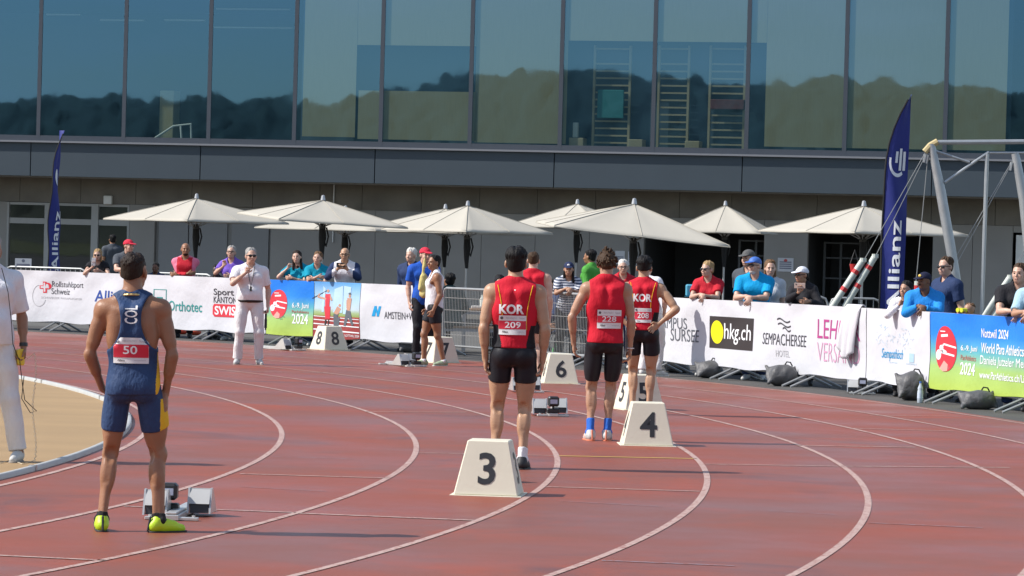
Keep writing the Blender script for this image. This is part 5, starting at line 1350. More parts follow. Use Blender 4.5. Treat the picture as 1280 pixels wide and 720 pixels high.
# ------------------------------------------------------------------ terrace furniture behind the mesh barrier
TWOOD = M('table_wood', (.36, .21, .11), rough=.6, var=.2, scale=10, stretch=(.2, 1, 1)); TST = M('table_steel', (.36, .38, .41), rough=.45, metal=.3)
def table(px0, px1, D, h, label, kind='table', dep=.55, name='wooden_table'):
    A, B = dp(px0, 380, D), dp(px1, 380, D); L = B.x-A.x; t = empty(name, ((A.x+B.x)/2, D, 0), .0, label, kind)
    for i in range(4): m = MB(); w_ = dep/4; m.span((-L/2, -dep/2+w_*i+.006, h-.035), (L/2, -dep/2+w_*(i+1)-.006, h)); m.build('slat', TWOOD, t, bevel=.004)
    for x in (-L/2+.05, L/2-.05):
        for y in (-dep/2+.05, dep/2-.05): m = MB(); m.span((x-.03, y-.03, 0), (x+.03, y+.03, h-.037)); m.build('leg', TST, t)
    m = MB(); m.span((-L/2+.02, -dep/2+.03, h-.09), (L/2-.02, -dep/2+.08, h-.037)); m.build('apron', TST, t)
    return t
table(577, 690, 59.6, .74, 'wooden topped table with steel legs behind the mesh barrier')
table(552, 690, 58.7, .46, 'low wooden bench in front of the table behind the mesh barrier', 'bench', .3, 'wooden_bench')
P = dp(598, 378, 59.6); m = MB(); m.span((-.12, -.09, 0), (.12, .09, .05)); o = m.build('tray', M('paper_white', (.62, .6, .56)), bevel=.01); o.location = (P.x, P.y, .745); tag(o, 'small white tray lying on the wooden table', 'tray')
m = MB(); m.lathe((0, 0, 0), [(.05, 0), (.055, .16), (.03, .2), (.03, .24)], 10); o = m.build('drinks_carton', M('carton_white', (.6, .62, .55)), None, True); o.location = (dp(603.5, 370, 59.7).x, 59.75, .742); tag(o, 'pale carton standing on the wooden table', 'carton')
P = dp(694, 428, 55.3); m = MB(); m.lathe((0, 0, 0), [(.04, 0), (.045, .02), (.045, .2), (.02, .27), (.02, .31)], 10); o = m.build('green_bottle', M('bottle_green', (.10, .40, .12), rough=.2), None, True); o.location = (P.x, P.y, .0); tag(o, 'green bottle on the ground behind the mesh barrier', 'bottle'); m = MB(); m.lathe((0, 0, .05), [(.047, 0), (.047, .10)], 10); m.build('bottle_label', M('paper_white', (.6, .6, .6)), o)
m = MB(); m.box((0, 0, .09), (.13, .13, .18)); o = m.build('cup', M('cup_blue', (.08, .35, .50)), bevel=.02); P = dp(862, 365, 52.0); o.location = (P.x, 51.9, 1.15); 
m = MB(); m.span((-.075, -.075, -.003), (.075, .075, .001)); m.build('cup_base', M('cup_blue', (.08, .35, .50)), o); tag(o, 'pale blue carton standing on the rail beside the woman in the red shirt', 'carton')
# wheelchair behind the mesh
P = dp(712, 436, 55.4); wc = empty("wheelchair", (P.x, P.y, 0), math.radians(100), 'wheelchair with big spoked wheels behind the mesh barrier', 'wheelchair')
TY = M('tyre_grey', (.09, .09, .09), rough=.7)
for q in (-.26, .26):
    m = MB(); m.tube([(q, .30*math.cos(i*math.pi/12), .30+.30*math.sin(i*math.pi/12)) for i in range(24)], .016, 6, 0, True, True); wl = m.build('wheel', TY, wc, True)
    m = MB(); m.tube([(q*1.12, .26*math.cos(i*math.pi/12), .30+.26*math.sin(i*math.pi/12)) for i in range(24)], .010, 6, 0, True, True); m.build('push_rim', RACK, wl, True)
    for i in range(8): m = MB(); m.tube([(q, 0, .3), (q, .29*math.cos(i*math.pi/4), .3+.29*math.sin(i*math.pi/4))], .004, 4); m.build('spoke', RACK, wl)
    m = MB(); m.tube([(q*.85, -.42+.07*math.cos(i*math.pi/6), .075+.07*math.sin(i*math.pi/6)) for i in range(12)], .015, 6, 0, True, True); m.build('castor', TY, wc, True)
    m = MB(); m.tube([(q*.85, .2, .9), (q*.85, .18, .3), (q*.85, -.2, .48), (q*.85, -.42, .4), (q*.85, -.42, .1)], .014, 6); m.build('side_frame', RACK, wc, True)
m = MB(); m.span((-.21, -.22, .46), (.21, .2, .50)); m.build('seat', BLK, wc, bevel=.01); m = MB(); m.span((-.21, .18, .5), (.21, .21, .9)); m.build('backrest', BLK, wc, bevel=.01)
# ================================================================== PEOPLE
TEAL = cloth('shirt_teal', (.0, .27, .40)); REDC = cloth('shirt_red', (.56, .012, .03), bump=.3); REDD = cloth('polo_red', (.50, .015, .03)); NAVY = cloth('navy_cloth', (.022, .040, .105)); NAVYJ = cloth('navy_jersey', (.026, .055, .135), rough=.6)
BLACKC = cloth('black_cloth', (.016, .016, .02)); BLACKS = cloth('black_spandex', (.013, .013, .018), rough=.5, bump=.1); GREYC = cloth('dark_grey_polo', (.07, .08, .095)); WHITEC = cloth('white_cloth', (.74, .73, .76)); WHITET = cloth('white_trousers', (.70, .68, .68))
PINKC = cloth('pink_sleeves', (.72, .20, .30)); PURP = cloth('purple_polo', (.18, .10, .50)); BLUEC = cloth('royal_blue', (.015, .09, .46)); CYANC = cloth('cyan_shirt', (.0, .30, .62)); GREENC = cloth('green_shirt', (.08, .33, .05)); DGREEN = cloth('dark_green_jacket', (.025, .055, .055)); JEANS = cloth('jeans', (.05, .09, .19)); YELC = cloth('yellow_panel', (.80, .48, .03)); YELV = cloth('yellow_vest', (.62, .62, .04)); LBLUE = cloth('pale_blue_shirt', (.36, .55, .66)); SKYJ = cloth('sky_blue_jacket', (.02, .25, .68))
SHW = M('shoe_white', (.52, .52, .50), rough=.6, var=.1, bump=.2); SHK = M('shoe_black', (.02, .02, .022), rough=.6); SHY = M('shoe_neon', (.50, .72, .02), rough=.45, var=.1, bump=.15); SHG = M('shoe_grey_green', (.32, .40, .26), rough=.6, var=.3, scale=30); SOLEO = M('sole_orange', (.70, .22, .12), rough=.6); SOLEG = M('sole_grey', (.30, .26, .22), rough=.7); SOLEK = M('sole_black', (.02, .02, .02)); SOLEW = M('sole_white', (.7, .7, .68))
SKB = cloth('sock_blue', (.03, .14, .56)); SKW = cloth('sock_white', (.75, .74, .74)); SKK = cloth('sock_black', (.02, .02, .02))
BIBW = M('bib_paper', (.74, .74, .74), rough=.6, var=.03); BIBR = M('bib_red', (.62, .02, .05), rough=.6, var=.03); BIBT = M('bib_white_ink', (.80, .80, .80), rough=.6, var=.02); BIBK = M('bib_dark_ink', (.10, .09, .10), rough=.6); BIBG = M('bib_grey_ink', (.42, .41, .42), rough=.6)
def loc_(p, px, py, off=.13):
    """photo point -> local x, z on the back of a figure that faces away"""
    r = p['root'].location; q = dp(px, py, r.y-off); rz = p['root'].rotation_euler[2]
    return (q.x-r.x)/math.cos(rz)+off*math.tan(-rz)*0, q.z
def bib(p, garment, x0, y0, x1, y1, num, band, nbox, label):
    B = Back(p[garment]); a, zt = loc_(p, x0, y0); b, zb_ = loc_(p, x1, y1); B.grid(a-.08, b+.08, zb_-.1, zt+.25, 22, 22, .005)
    o = B.sheet('bib', a, b, zb_, zt, BIBW, p[garment], .004)
    _, r1 = loc_(p, x0, band[0]); _, r0 = loc_(p, x0, band[1]); B.sheet('bib_band', a+.001, b-.001, r0, r1, BIBR, p[garment], .0062)
    n0, nt_ = loc_(p, nbox[0], nbox[1]); n1, nb_ = loc_(p, nbox[2], nbox[3]); B.text('bib_number', num, n0, n1, nb_, nt_, BIBT, p[garment], .0085, .014)
    w_ = b-a; h_ = zt-r1; h2 = r0-zb_
    B.text('bib_print', 'PARA ATHLETICS', a+w_*.26, a+w_*.66, r1+h_*.35, r1+h_*.65, BIBG, p[garment], .007, 0); B.text('bib_print', 'Nottwil', a+w_*.74, a+w_*.94, r1+h_*.35, r1+h_*.7, BIBG, p[garment], .007, 0)
    B.text('bib_print', 'Allianz', a+w_*.12, a+w_*.34, zb_+h2*.35, zb_+h2*.72, BIBK, p[garment], .007, .03); B.text('bib_print', 'sempathisch', a+w_*.6, a+w_*.92, zb_+h2*.4, zb_+h2*.65, BIBG, p[garment], .007, 0)
    flat_shape('bib_emblem', [(0, ellp(a+w_*.10, r1+h_*.5, .012, .012, 12))], lambda u, v: B.at(u, v, .007), BIBK, p[garment])
    return B

# ---- runner in navy, lane 2
P = gp(162, 666)
def jp(F, C): return np.where((C[:, 0] > .152) & (C[:, 2] < 1.16), 1, 0)
p = person('runner seen from behind in a navy vest reading COL with bib 50', (P.x, P.y), 0, scale=.955, skin='tan', hair=('crop', 'dark'), h=.0062, face=False,
    fig=dict(width=.94, slim=.90, side=-1.8, feet=((-.178, -.02, 12), (.192, .0, -55)), head=(-14, 4, 0), arms=(dict(w=(-.01, .13, -.51), pole=(-1, -.9, 0), hd=(.5, .5, -.6), curl=35), dict(w=(.030, .05, -.54), pole=(1, -.8, 0), hd=(.02, .0, -1), curl=18))),
    wear=(('jersey', g_tank([NAVYJ, YELC], off=.011, hem=.885, arm=((.200, -.08, 1.362), (.138, .24, .200)), neck=.085, nz=1.455, loose=.012, amp=.006, paint=jp, seed=4)),
          ('shorts', g_legs([NAVYJ, YELC], .60, amp=.0012, off=.008, paint=lambda F, C: np.where((C[:, 0] > .180) & (C[:, 2] < .86), 1, 0)))),
    shoe=SHY, sole=SOLEK, sock=(.10, SKK), trim=SHK)
B = bib(p, 'jersey', 141.6, 421.5, 185.2, 455, '50', (430, 446.5), (154, 432, 171.5, 443), '')
a, zt = loc_(p, 156.5, 381.5); b, zb_ = loc_(p, 172, 405); B.grid(a-.03, b+.03, zb_-.05, zt+.05, 10, 14, .004); B.text('lettering', 'COL', a, b, zb_, zt, BIBT, p['jersey'], .008, .012, True)
mesh_of('necklace', [cap(p['F'].T(.072*math.cos(t), -.014+.072*math.sin(t), 1.512-.012*math.sin(t)), p['F'].T(.072*math.cos(t+.4), -.014+.072*math.sin(t+.4), 1.512-.012*math.sin(t+.4)), .0035) for t in np.linspace(2.6, 6.6, 12)], .0035, .955, M('necklace_gold', (.7, .5, .2), rough=.3, metal=.8), p['root'])

# ---- runner 209, lane 3
def kor_paint(F, C): return np.where((np.abs(C[:, 0]) > .100+.22*np.clip(C[:, 2]-1.02, 0, .5)) & (C[:, 2] < 1.17), 1, 0)
P = gp(638, 587)
p = person('runner seen from behind in a red KOR vest with bib 209', (P.x, P.y), 0, top=1.795, skin='asian', hair=('full', 'black'), h=.0062, face=False,
    fig=dict(feet=((-.13, .05, 10), (.095, -.03, -14)), width=.97, arms=(dict(w=(-.035, .02, -.545), pole=(-.6, -1, 0), curl=30), dict(w=(.045, .02, -.545), pole=(.6, -1, 0), curl=30))),
    wear=(('jersey', g_tank([REDC, BLACKC], off=.012, hem=.985, arm=((.212, -.0, 1.40), (.078, .13, .135)), neck=.075, loose=.010, amp=.006, paint=kor_paint, seed=6)),
          ('shorts', g_legs(BLACKS, .46, amp=.0015, off=.009))), shoe=SHK, sole=SOLEK, sock=(.22, SKW))
B = bib(p, 'jersey', 623.8, 394, 657.3, 419, '209', (400.5, 411), (631, 402, 651, 410.2), '')
a, zt = loc_(p, 624, 380); b, zb_ = loc_(p, 655, 393); B.text('lettering', 'KOR', a, b, zb_, zt, BIBT, p['jersey'], .006, .035)
mesh_of('chevron', [cap(A3(0, B.y(0, 1.47, .004)*1., 1.455), A3(q*.022, B.y(.022*q, 1.48, .004), 1.472), .003) for q in (-1, 1)], .003, 1, BIBT, p['jersey'])
for q in (-1, 1):
    zz = np.linspace(1.50, 1.14, 12); m = MB(); m.tube([(x_, B.y(x_, z_, .003), z_) for z_, x_ in [(z_, q*(.142-.045*math.sin((1.50-z_)/.36*math.pi*.62))) for z_ in zz]], .0035, 5); m.build('piping', YELC, p['jersey'], True)

# ---- runner 228, lane 4
P = gp(752.5, 552)
p = person('runner seen from behind in a red vest with bib 228 and blue socks', (P.x, P.y), 3, top=1.79, skin='mid', hair=('dread', 'brown'), h=.0062, face=False,
    fig=dict(feet=((-.112, .02, 10), (.05, .05, -12)), width=.93, slim=.9, arms=(dict(w=(-.10, .06, -.52), pole=(-1, -.6, 0), curl=25), dict(w=(.055, .03, -.55), pole=(.6, -1, 0), curl=30))),
    wear=(('jersey', g_tank(REDC, off=.012, hem=.93, arm=((.212, -.0, 1.40), (.080, .13, .13)), neck=.08, loose=.016, amp=.007, seed=9)),
          ('shorts', g_legs(BLACKS, .80, amp=.0015, off=.009))), shoe=SHW, sole=SOLEO, sock=(.30, SKB), trim=SOLEO)
B = bib(p, 'jersey', 746, 387, 775.5, 411, '228', (394.4, 403), (751.8, 395, 769.4, 402.4), '')
W_, hd_, th_, n_ = p['F'].J['hR']
m = MB(); q = Vector(tuple(W_*p['S'])); m.tube([q+Vector((.034*math.cos(t), .030*math.sin(t), .0)) for t in np.linspace(0, 6.28, 14)[:-1]], .005, 5, 0, True, True); m.build('wristband', SKW, p['root'], True)

# ---- runner 208, lane 5
P = gp(800, 519)
p = person('runner with hands on his hips in a red KOR vest with bib 208', (P.x, P.y), -6, top=1.735, skin='asian', hair=('bowl', 'black'), h=.007, face=False,
    fig=dict(feet=((-.09, .02, 6), (.10, .0, -16)), arms=(dict(w=(.02, -.075, -.40), pole=(-1, -.1, 0), hd=(.75, -.35, -.5), thumb=(0, 0, 1), curl=20), dict(w=(-.005, -.085, -.395), pole=(1, -.1, .1), hd=(-.72, -.35, -.55), thumb=(0, 0, 1), curl=20))),
    wear=(('jersey', g_tank([REDC, BLACKC], off=.012, hem=.965, arm=((.212, -.0, 1.40), (.078, .13, .135)), neck=.075, loose=.010, amp=.006, paint=kor_paint, seed=12)),
          ('shorts', g_legs(BLACKS, .52, amp=.0015, off=.009))), shoe=SHW, sole=SOLEG)
B = bib(p, 'jersey', 795, 385, 815.5, 403.5, '208', (389.5, 399.2), (798.5, 390.8, 812.5, 398), '')
a, zt = loc_(p, 793.5, 367); b, zb_ = loc_(p, 816, 377.5); B.text('lettering', 'KOR', a, b, zb_, zt, BIBT, p['jersey'], .006, .035)
for q in (-1, 1):
    zz = np.linspace(1.46, 1.12, 10); m = MB(); m.tube([(x_, B.y(x_, z_, .003), z_) for z_, x_ in [(z_, q*(.138-.045*math.sin((1.46-z_)/.34*math.pi*.62))) for z_ in zz]], .0035, 5); m.build('piping', YELC, p['jersey'], True)

# ---- runner lane 6, half hidden
P = gp(663, 480)
p = person('runner in a red vest half hidden behind runner 209', (P.x, P.y+.9), -4, top=1.75, skin='pale', hair=('crop', 'brown'), h=.010, face=False,
    wear=(('jersey', g_tank(REDC, off=.012, hem=.93, arm=((.212, 0, 1.40), (.08, .13, .13)), neck=.08, loose=.014)), ('shorts', g_legs(BLACKS, .55, off=.009))), shoe=SHK, sole=SOLEW)
# ---- runner lane 7 in white
P = gp(540, 457.8)
p = person('runner in a white vest and black shorts turning towards the track', (P.x, P.y), 104, top=1.655, skin='tan', hair=('short', 'black'), h=.0078, brow='black',
    fig=dict(feet=((-.07, -.17, 14), (.10, .12, 10)), head=(26, 5, 0), twist=-4, arms=(dict(w=(-.06, .06, -.53), pole=(-.5, -1, 0), curl=45), dict(w=(.05, .08, -.52), pole=(.5, -1, 0), curl=45))),
    wear=(('jersey', g_tank(WHITEC, off=.013, hem=.90, arm=((.212, 0, 1.40), (.085, .14, .14)), neck=.08, loose=.016, amp=.007, seed=15)), ('shorts', g_legs(BLACKS, .50, off=.014, flare=.008))), shoe=SHG, sole=SOLEW, sock=(.06, SKW))
Bk = Back(p['jersey']); Bk.grid(-.16, .16, .95, 1.35, 16, 16, .005); o = Bk.sheet('bib', -.12, .12, 1.0, 1.19, BIBW, p['jersey'], .004); Bk.sheet('bib_band', -.119, .119, 1.04, 1.14, BIBR, p['jersey'], .0062)

# ---- officials on the track
def held(pp, nm, build, along=.085, out=.028, rot=None, name='', label='', cat=''):
    """place a held thing in the hand nm of the person pp"""
    W_, hd_, th_, n_ = pp['F'].J['h'+nm]; r = pp['root']; S = pp['S']
    c = Vector(tuple((W_+hd_*along+n_*out)*S)); o = build()
    Rw = Matrix.Rotation(r.rotation_euler[2], 3, 'Z'); o.location = r.location+Rw @ c
    o.rotation_euler = (Rw @ rot).to_euler() if rot is not None else (0, 0, r.rotation_euler[2])
    return tag(o, label, cat)
P = gp(310, 456)
p = person('official in white with sunglasses and a whistle holding a starting pistol', (P.x, P.y), 188, top=1.69, skin='pale', hair=('short', 'grey'), h=.0075, glasses='sun',
    fig=dict(width=1.12, belly=.025, feet=((-.17, -.02, 12), (.17, .02, -14)), head=(8, 4, 0), arms=(dict(w=(-.075, .02, -.53), pole=(-.6, -1, 0), hd=(-.05, .05, -1), curl=55), dict(w=(.085, .225, 1.415), abs=1, pole=(1, .1, -1), hd=(-.45, -.25, .8), thumb=(-.7, 0, -.2), curl=82))),
    wear=(('polo_shirt', g_shirt(WHITEC, hem=.990, sl=.66, collar=True, drape=.004, amp=.008)), ('trousers', g_legs(WHITET, shin=.97, flare=.012, off=.012, waist=1.0, amp=.007))), shoe=SHW, sole=SOLEG)
F, S = p['F'], p['S']
mesh_of('belt', F.sel(('pelvis', 'torso'), .024, k=.05)+[ell(F.T(0, 0, 1.0), (.140*1.12+.026, .105*1.12+.026, .10), F.Rt, .05)], .008, S, M('belt_black', (.015, .015, .015), rough=.4), p['root'], cuts=[('plane', F.T(0, 0, .998), A3(0, 0, 1)), ('plane', F.T(0, 0, .958), A3(0, 0, -1))])
m = MB(); q = lambda x, y, z: Vector(tuple(F.T(x, y, z)*S)); m.tube([q(-.06, .085, 1.51), q(-.02, .185, 1.30), q(.0, .20, 1.20), q(.02, .185, 1.30), q(.06, .085, 1.51)], .006, 5); ln = m.build('lanyard', M('lanyard_dark', (.04, .04, .05)), p['root'], True)
m = MB(); m.tube([q(0, .205, 1.205), q(.0, .207, 1.135)], .015, 8); m.build('whistle', BLKP, ln, True)
def pistol():
    t = MB(); t.span((-.015, -.03, -.12), (.015, .02, .03)); t.span((-.018, -.055, -.23), (.018, .03, -.095)); o = t.build('starting_pistol', BLKP, bevel=.006)
    t = MB(); t.tube([(0, 0, -.23), (0, 0, -.26)], .012, 8); t.build('muzzle', M('muzzle_steel', (.2, .2, .2), metal=.7), o); return o
held(p, 'L', pistol, .09, .03, None, '', 'black starting pistol pointing down in the hand of the whistling official', 'pistol')
P = gp(-19, 577)
p = person('official in white cut off by the left edge holding a yellow device', (P.x, P.y), 205, scale=1.0, skin='tan', hair=('short', 'grey'), h=.0075, face=False,
    fig=dict(width=1.1, belly=.02, feet=((-.24, .10, -32), (.14, -.05, 10)), arms=(dict(w=(-.07, .08, -.52), pole=(-.6, -1, 0), hd=(0, .15, -1), curl=55), dict(w=(.05, .2, -.35), pole=(.6, -1, 0), curl=40))),
    wear=(('polo_shirt', g_shirt(WHITEC, hem=.93, sl=.80, collar=True, drape=.02, amp=.008, seed=21)), ('trousers', g_legs(WHITET, shin=.97, flare=.014, off=.012, amp=.007, seed=22))), shoe=SHW, sole=SOLEG)
F, S = p['F'], p['S']; W_, hd_, th_, n_ = F.J['hL']
m = MB(); c = Vector(tuple((W_-hd_*.02)*S)); m.tube([c-Vector(tuple(hd_))*.014, c+Vector(tuple(hd_))*.014], .034, 12); wt = m.build('watch', BLKP, p['root'], True)
yb = held(p, 'L', lambda: (lambda t: (t.span((-.03, -.04, -.06), (.03, .04, .07)), t.build('timing_handset', M('handset_yellow', (.75, .52, .04), rough=.4), bevel=.012))[1])(MB()), .085, .03, None, '', 'yellow handset held by the official at the left edge', 'handset')
wp = []; A_ = gp(30, 540); x0 = yb.location
for q in ((24, 345), (27, 380), (28, 420), (32, 455)): wp.append(dp(q[0]-10+0, q[1], x0.y-.28))
m = MB(); m.tube([dp(2, 335, x0.y-.3), dp(10, 365, x0.y-.32), dp(14, 400, x0.y-.32), dp(16, 430, x0.y-.3), dp(24, 450, x0.y-.1), x0+Vector((0, -.04, .0)), dp(28, 480, x0.y-.05), dp(31, 500, x0.y-.06), dp(46, 514, x0.y-.06), dp(38, 516, x0.y-.06), dp(27, 498, x0.y-.06), dp(30, 470, x0.y-.05)], .0035, 5)
tag(m.build('earphone_cable', BLK, None, True), 'thin black cable hanging over the white shirt at the left edge', 'cable')
m = MB(); pts = []
for i in range(120):
    f = i/119; b = dp(43+2*math.sin(f*9), 440+(575-440)*f, x0.y-.02); pts.append(b+Vector((.007*math.cos(f*150), .007*math.sin(f*150), 0)))
pts[0] = x0+Vector((.03, 0, -.03)); gpt = gp(18, 577, .012)
m.tube(pts+[gp(38, 577, .012), gp(28, 580, .012), gp(14, 575, .012), gp(0, 579, .012), gp(-20, 580, .012)], .003, 4); tag(m.build('coiled_cord', M('cord_cream', (.62, .55, .42)), None, True), 'cream coiled cord hanging from the yellow handset to the ground', 'cord')

def stand(label, px, ytop, D, rz, **k):
    q = dp(px, ytop, D); return person(label, (q.x, D), rz, top=q.z, **k)
TR = lambda m=None: ('trousers', g_legs(m or NAVY, shin=.95, off=.012, flare=.006, amp=.005))
tr = TR(); trk = TR(BLACKC); trj = TR(JEANS)
p = stand('official in blue with a red cap holding a rolled yellow flag', 531, 310, 55.6, 196, skin='pale', hair=('pony', 'dark'), hat=('red', (.60, .03, .06)), h=.009,
    fig=dict(head=(10, 0, 0), arms=(dict(w=(.20, .24, -.14), pole=(-1, -.1, -.8), hd=(.8, .3, .3), thumb=(0, 0, 1), curl=70), dict(w=(.04, .02, -.54)))), wear=(('shirt', g_shirt(BLUEC, drape=.012)), trk), shoe=SHK, sole=SOLEK)
def yflag():
    t = empty('signal_flag'); m = MB(); m.tube([(0, 0, -.05), (.045, .0, .34)], .010, 6); m.build('stick', WOODL, t)
    o = mesh_of('flag_cloth', [cap((.01, -.03, -.27), (.0, -.02, .0), .068, .04, .03), cap((.05, -.04, -.24), (.03, -.02, .02), .045, .03, .02), cap((-.045, -.03, -.20), (-.01, -.01, .0), .035, .03, .02), cap((.0, -.01, .0), (.04, 0, .28), .030, .016, .03)], .009, 1, cloth('flag_yellow', (.62, .52, .20)), t, noise=wrinkle(8, .010, 34, .0)); return t
held(p, 'L', yflag, .09, .02, Matrix.Rotation(math.radians(-164), 3, 'Z'), '', 'rolled yellow signal flag held upright by the official in blue', 'flag')
P = gp(810, 470)
p = person('official in white standing hidden behind runner 208', (P.x, P.y), -30, top=1.66, skin='pale', hair=('short', 'grey'), h=.010, face=False, fig=dict(width=1.1, side=-9,  feet=((-.1, 0, 10), (.13, .05, -50)), arms=(None, dict(w=(.07, .12, -.50), pole=(1, -.5, 0), curl=50))),
    wear=(('polo_shirt', g_shirt(WHITEC, hem=.95, drape=.015)), ('trousers', g_legs(WHITET, shin=.97, flare=.014, off=.012, amp=.006))), shoe=SHW, sole=SOLEW)

# ---- spectators leaning on the barriers
SG = 'spectators behind the barriers'
def rail(label, px, ytop, rel, arms='cross', fw=.36, lean=13, head=(0, 0, 0), sex='m', width=1., h=.0095, group=None, twist=0, slim=1., **k):
    figk = dict(slim=slim, lean=lean, head=head, sex=sex, width=width, twist=twist, py=-.05, feet=((-.11, -.08, 8), (.11, -.02, -8)))
    F = Fig(**figk); th = ang(px, FR+.35); rz = 90+math.degrees(th)+rel
    for it in range(6):
        Pp = pol(th, FR); D = Pp.y+.15; S = dp(px, ytop, D).z/F.top(); r = FR+fw*S*math.cos(math.radians(rel))+.02
        R = pol(th, r); Rm = Matrix.Rotation(math.radians(rz), 3, 'Z'); hd = R+Rm @ Vector(tuple(F.Hc*S)); x = proj(hd)[0]
        th += (x-px)/FPX*hd.y/FR/max(.3, abs(math.cos(th)*.0+math.sin(th)))
    zr = (1.115+.03)/S+.035
    A = dict(cross=(dict(w=(.03, fw+.01, zr), abs=1, pole=(-1, -.2, -1.2), hd=(1, .15, .0), thumb=(0, 0, 1)), dict(w=(-.05, fw+.06, zr+.045), abs=1, pole=(1, -.2, -1.2), hd=(-1, .1, -.1), thumb=(0, 0, 1))),
        hang=(dict(w=(-.02, fw+.10, zr+.01), abs=1, pole=(-1, -.2, -1), hd=(.4, .6, -.75), thumb=(.5, 0, .5), curl=30), dict(w=(.05, fw+.08, zr+.03), abs=1, pole=(1, -.2, -1), hd=(-.5, .5, -.65), thumb=(-.5, 0, .5), curl=30)),
        fold=(dict(w=(.12, .215, 1.19), abs=1, pole=(-.5, -.3, -1.3), hd=(1, -.1, .1), thumb=(0, 0, 1)), dict(w=(-.10, .25, 1.22), abs=1, pole=(.5, -.3, -1.3), hd=(-1, -.1, .05), thumb=(0, 0, 1))),
        cheek=(dict(w=(.02, fw+.02, zr), abs=1, pole=(-1, -.2, -1), hd=(1, .2, 0), thumb=(0, 0, 1)), dict(w=(.14, fw-.10, 1.44), abs=1, pole=(1, .4, -1), hd=(-.35, -.2, .9), thumb=(-.6, -.6, 0), curl=60)),
        phone=(dict(w=(-.10, fw+.02, zr), abs=1, pole=(-1, -.2, -1), hd=(.7, .6, -.1), thumb=(0, 0, 1)), dict(w=(.05, fw+.0, 1.40), abs=1, pole=(1, .1, -1), hd=(-.15, .0, .95), thumb=(-1, 0, 0), curl=40)),
        phone2=(dict(w=(-.08, fw-.02, 1.405), abs=1, pole=(-1, .1, -1), hd=(.5, .2, .75), thumb=(1, 0, .2), curl=45), dict(w=(.08, fw-.02, 1.405), abs=1, pole=(1, .1, -1), hd=(-.5, .2, .75), thumb=(-1, 0, .2), curl=45)),
        down=(None, None))[arms]
    figk['arms'] = A
    return person(label, (R.x, R.y), rz, scale=S, fig=figk, h=h, group=group, **k)
def phone(c=(.02, .02, .022)):
    def f():
        m = MB(); m.span((-.075, -.005, -.038), (.075, .005, .038)); o = m.build('phone', M('phone_%.2f' % c[0], c, rough=.3), bevel=.004)
        m = MB(); m.lathe((0, 0, 0), [(.009, 0), (.009, .003)], 8); q = m.build('lens', BLKP, o); q.location = (.055, .0055, .02); q.rotation_euler = (-hp, 0, 0); return o
    return f
p = rail('blonde woman photographing with a white phone in front of her face', 122, 312, 38, 'phone', sex='f', lean=16, skin='pale', hair=('bob', 'blond'), glasses='sun', wear=(('shirt', g_shirt(BLACKC, sl=.3)), tr), shoe=SHW)
held(p, 'R', phone((.6, .6, .62)), .10, .03, Matrix.Rotation(1.5, 3, 'Y'), '', 'white phone held up by the blonde woman at the left', 'phone')
p = rail('man in a red cap and dark grey polo looking to the right', 161, 300, 48, 'hang', head=(42, 2, 0), lean=9, skin='pale', hair=('short', 'brown'), hat=('red', (.66, .02, .03)), wear=(('polo_shirt', g_shirt(GREYC, collar=True)), tr), shoe=SHK)
p = stand('low dark haired child peering over the banner beside the navy runner', 195, 329, 64.4, 165, skin='brown', hair=('short', 'black'), h=.012, wear=(('shirt', g_shirt(NAVY)), tr), shoe=SHK)
def vest(F, C): return np.where((np.abs(C[:, 0]) < .145) & (C[:, 2] < 1.52), 1, 0)
p = rail('bald bearded man in a pink top and red vest with folded arms', 232, 304, 42, 'fold', lean=2, fw=.30, slim=.80, head=(12, 2, 0), width=1.05, skin='tan', hair=None, wear=(('pink_top', g_shirt([PINKC, REDD], off=.012, fore=.85, paint=vest)), trk), shoe=SHK)
mesh_of('beard', [ell(p['F'].H(0, .034, -.080), (.0515, .055, .044), p['F'].Rh)], .006, p['S'], hairM('dark'), p['root'], cuts=[ell(p['F'].H(0, .02, -.005), (.09, .12, .055), p['F'].Rh, .01)])
p = rail('low child with curly dark hair beside the woman in purple', 270, 332, 30, 'down', lean=0, skin='dark', hair=('full', 'black'), h=.012, wear=(('shirt', g_shirt(BLACKC)), tr), shoe=SHK)
p = rail('woman with short grey hair and glasses in a purple polo', 289, 308, 32, 'phone', sex='f', width=1.1, head=(8, 8, 0), skin='pale', hair=('short', 'grey'), glasses='clear', wear=(('polo_shirt', g_shirt(PURP)), tr), shoe=SHW)
p = rail('girl in teal with long brown hair resting her cheek on her hand', 371, 314, 36, 'cheek', sex='f', lean=17, head=(4, 6, 6), skin='pale', hair=('long', 'dark'), wear=(('shirt', g_shirt(TEAL)), tr), shoe=SHW)
p = rail('girl in teal with tied back hair and crossed arms', 397, 315, 46, 'cross', sex='f', lean=17, head=(-6, 4, -4), skin='pale', hair=('bun', 'lbrown'), wear=(('shirt', g_shirt(TEAL, seed=33)), tr), shoe=SHW)
def wj(F, C): return np.where(np.abs(C[:, 0]) > .185, 1, 0)
p = rail('man in a white and navy jacket taking a picture with both hands', 431, 310, 46, 'phone2', lean=8, skin='asian', hair=('ring', 'black'), glasses='clear', brow='black', wear=(('jacket', g_shirt([WHITEC, NAVY], fore=.9, off=.022, paint=wj)), trk), shoe=SHK)
W1 = p['F'].J['hL']; W2 = p['F'].J['hR']
held(p, 'R', phone(), .10, .03, Matrix.Rotation(0, 3, 'X'), '', 'black phone held level by the man in the white and navy jacket', 'phone')
p = stand('white haired man in a navy jacket behind the official in blue', 515, 311, 58.6, 150, skin='pale', hair=('full', 'white'), h=.011, face=False, wear=(('jacket', g_shirt(NAVY, fore=.9, off=.022)), tr), shoe=SHK)
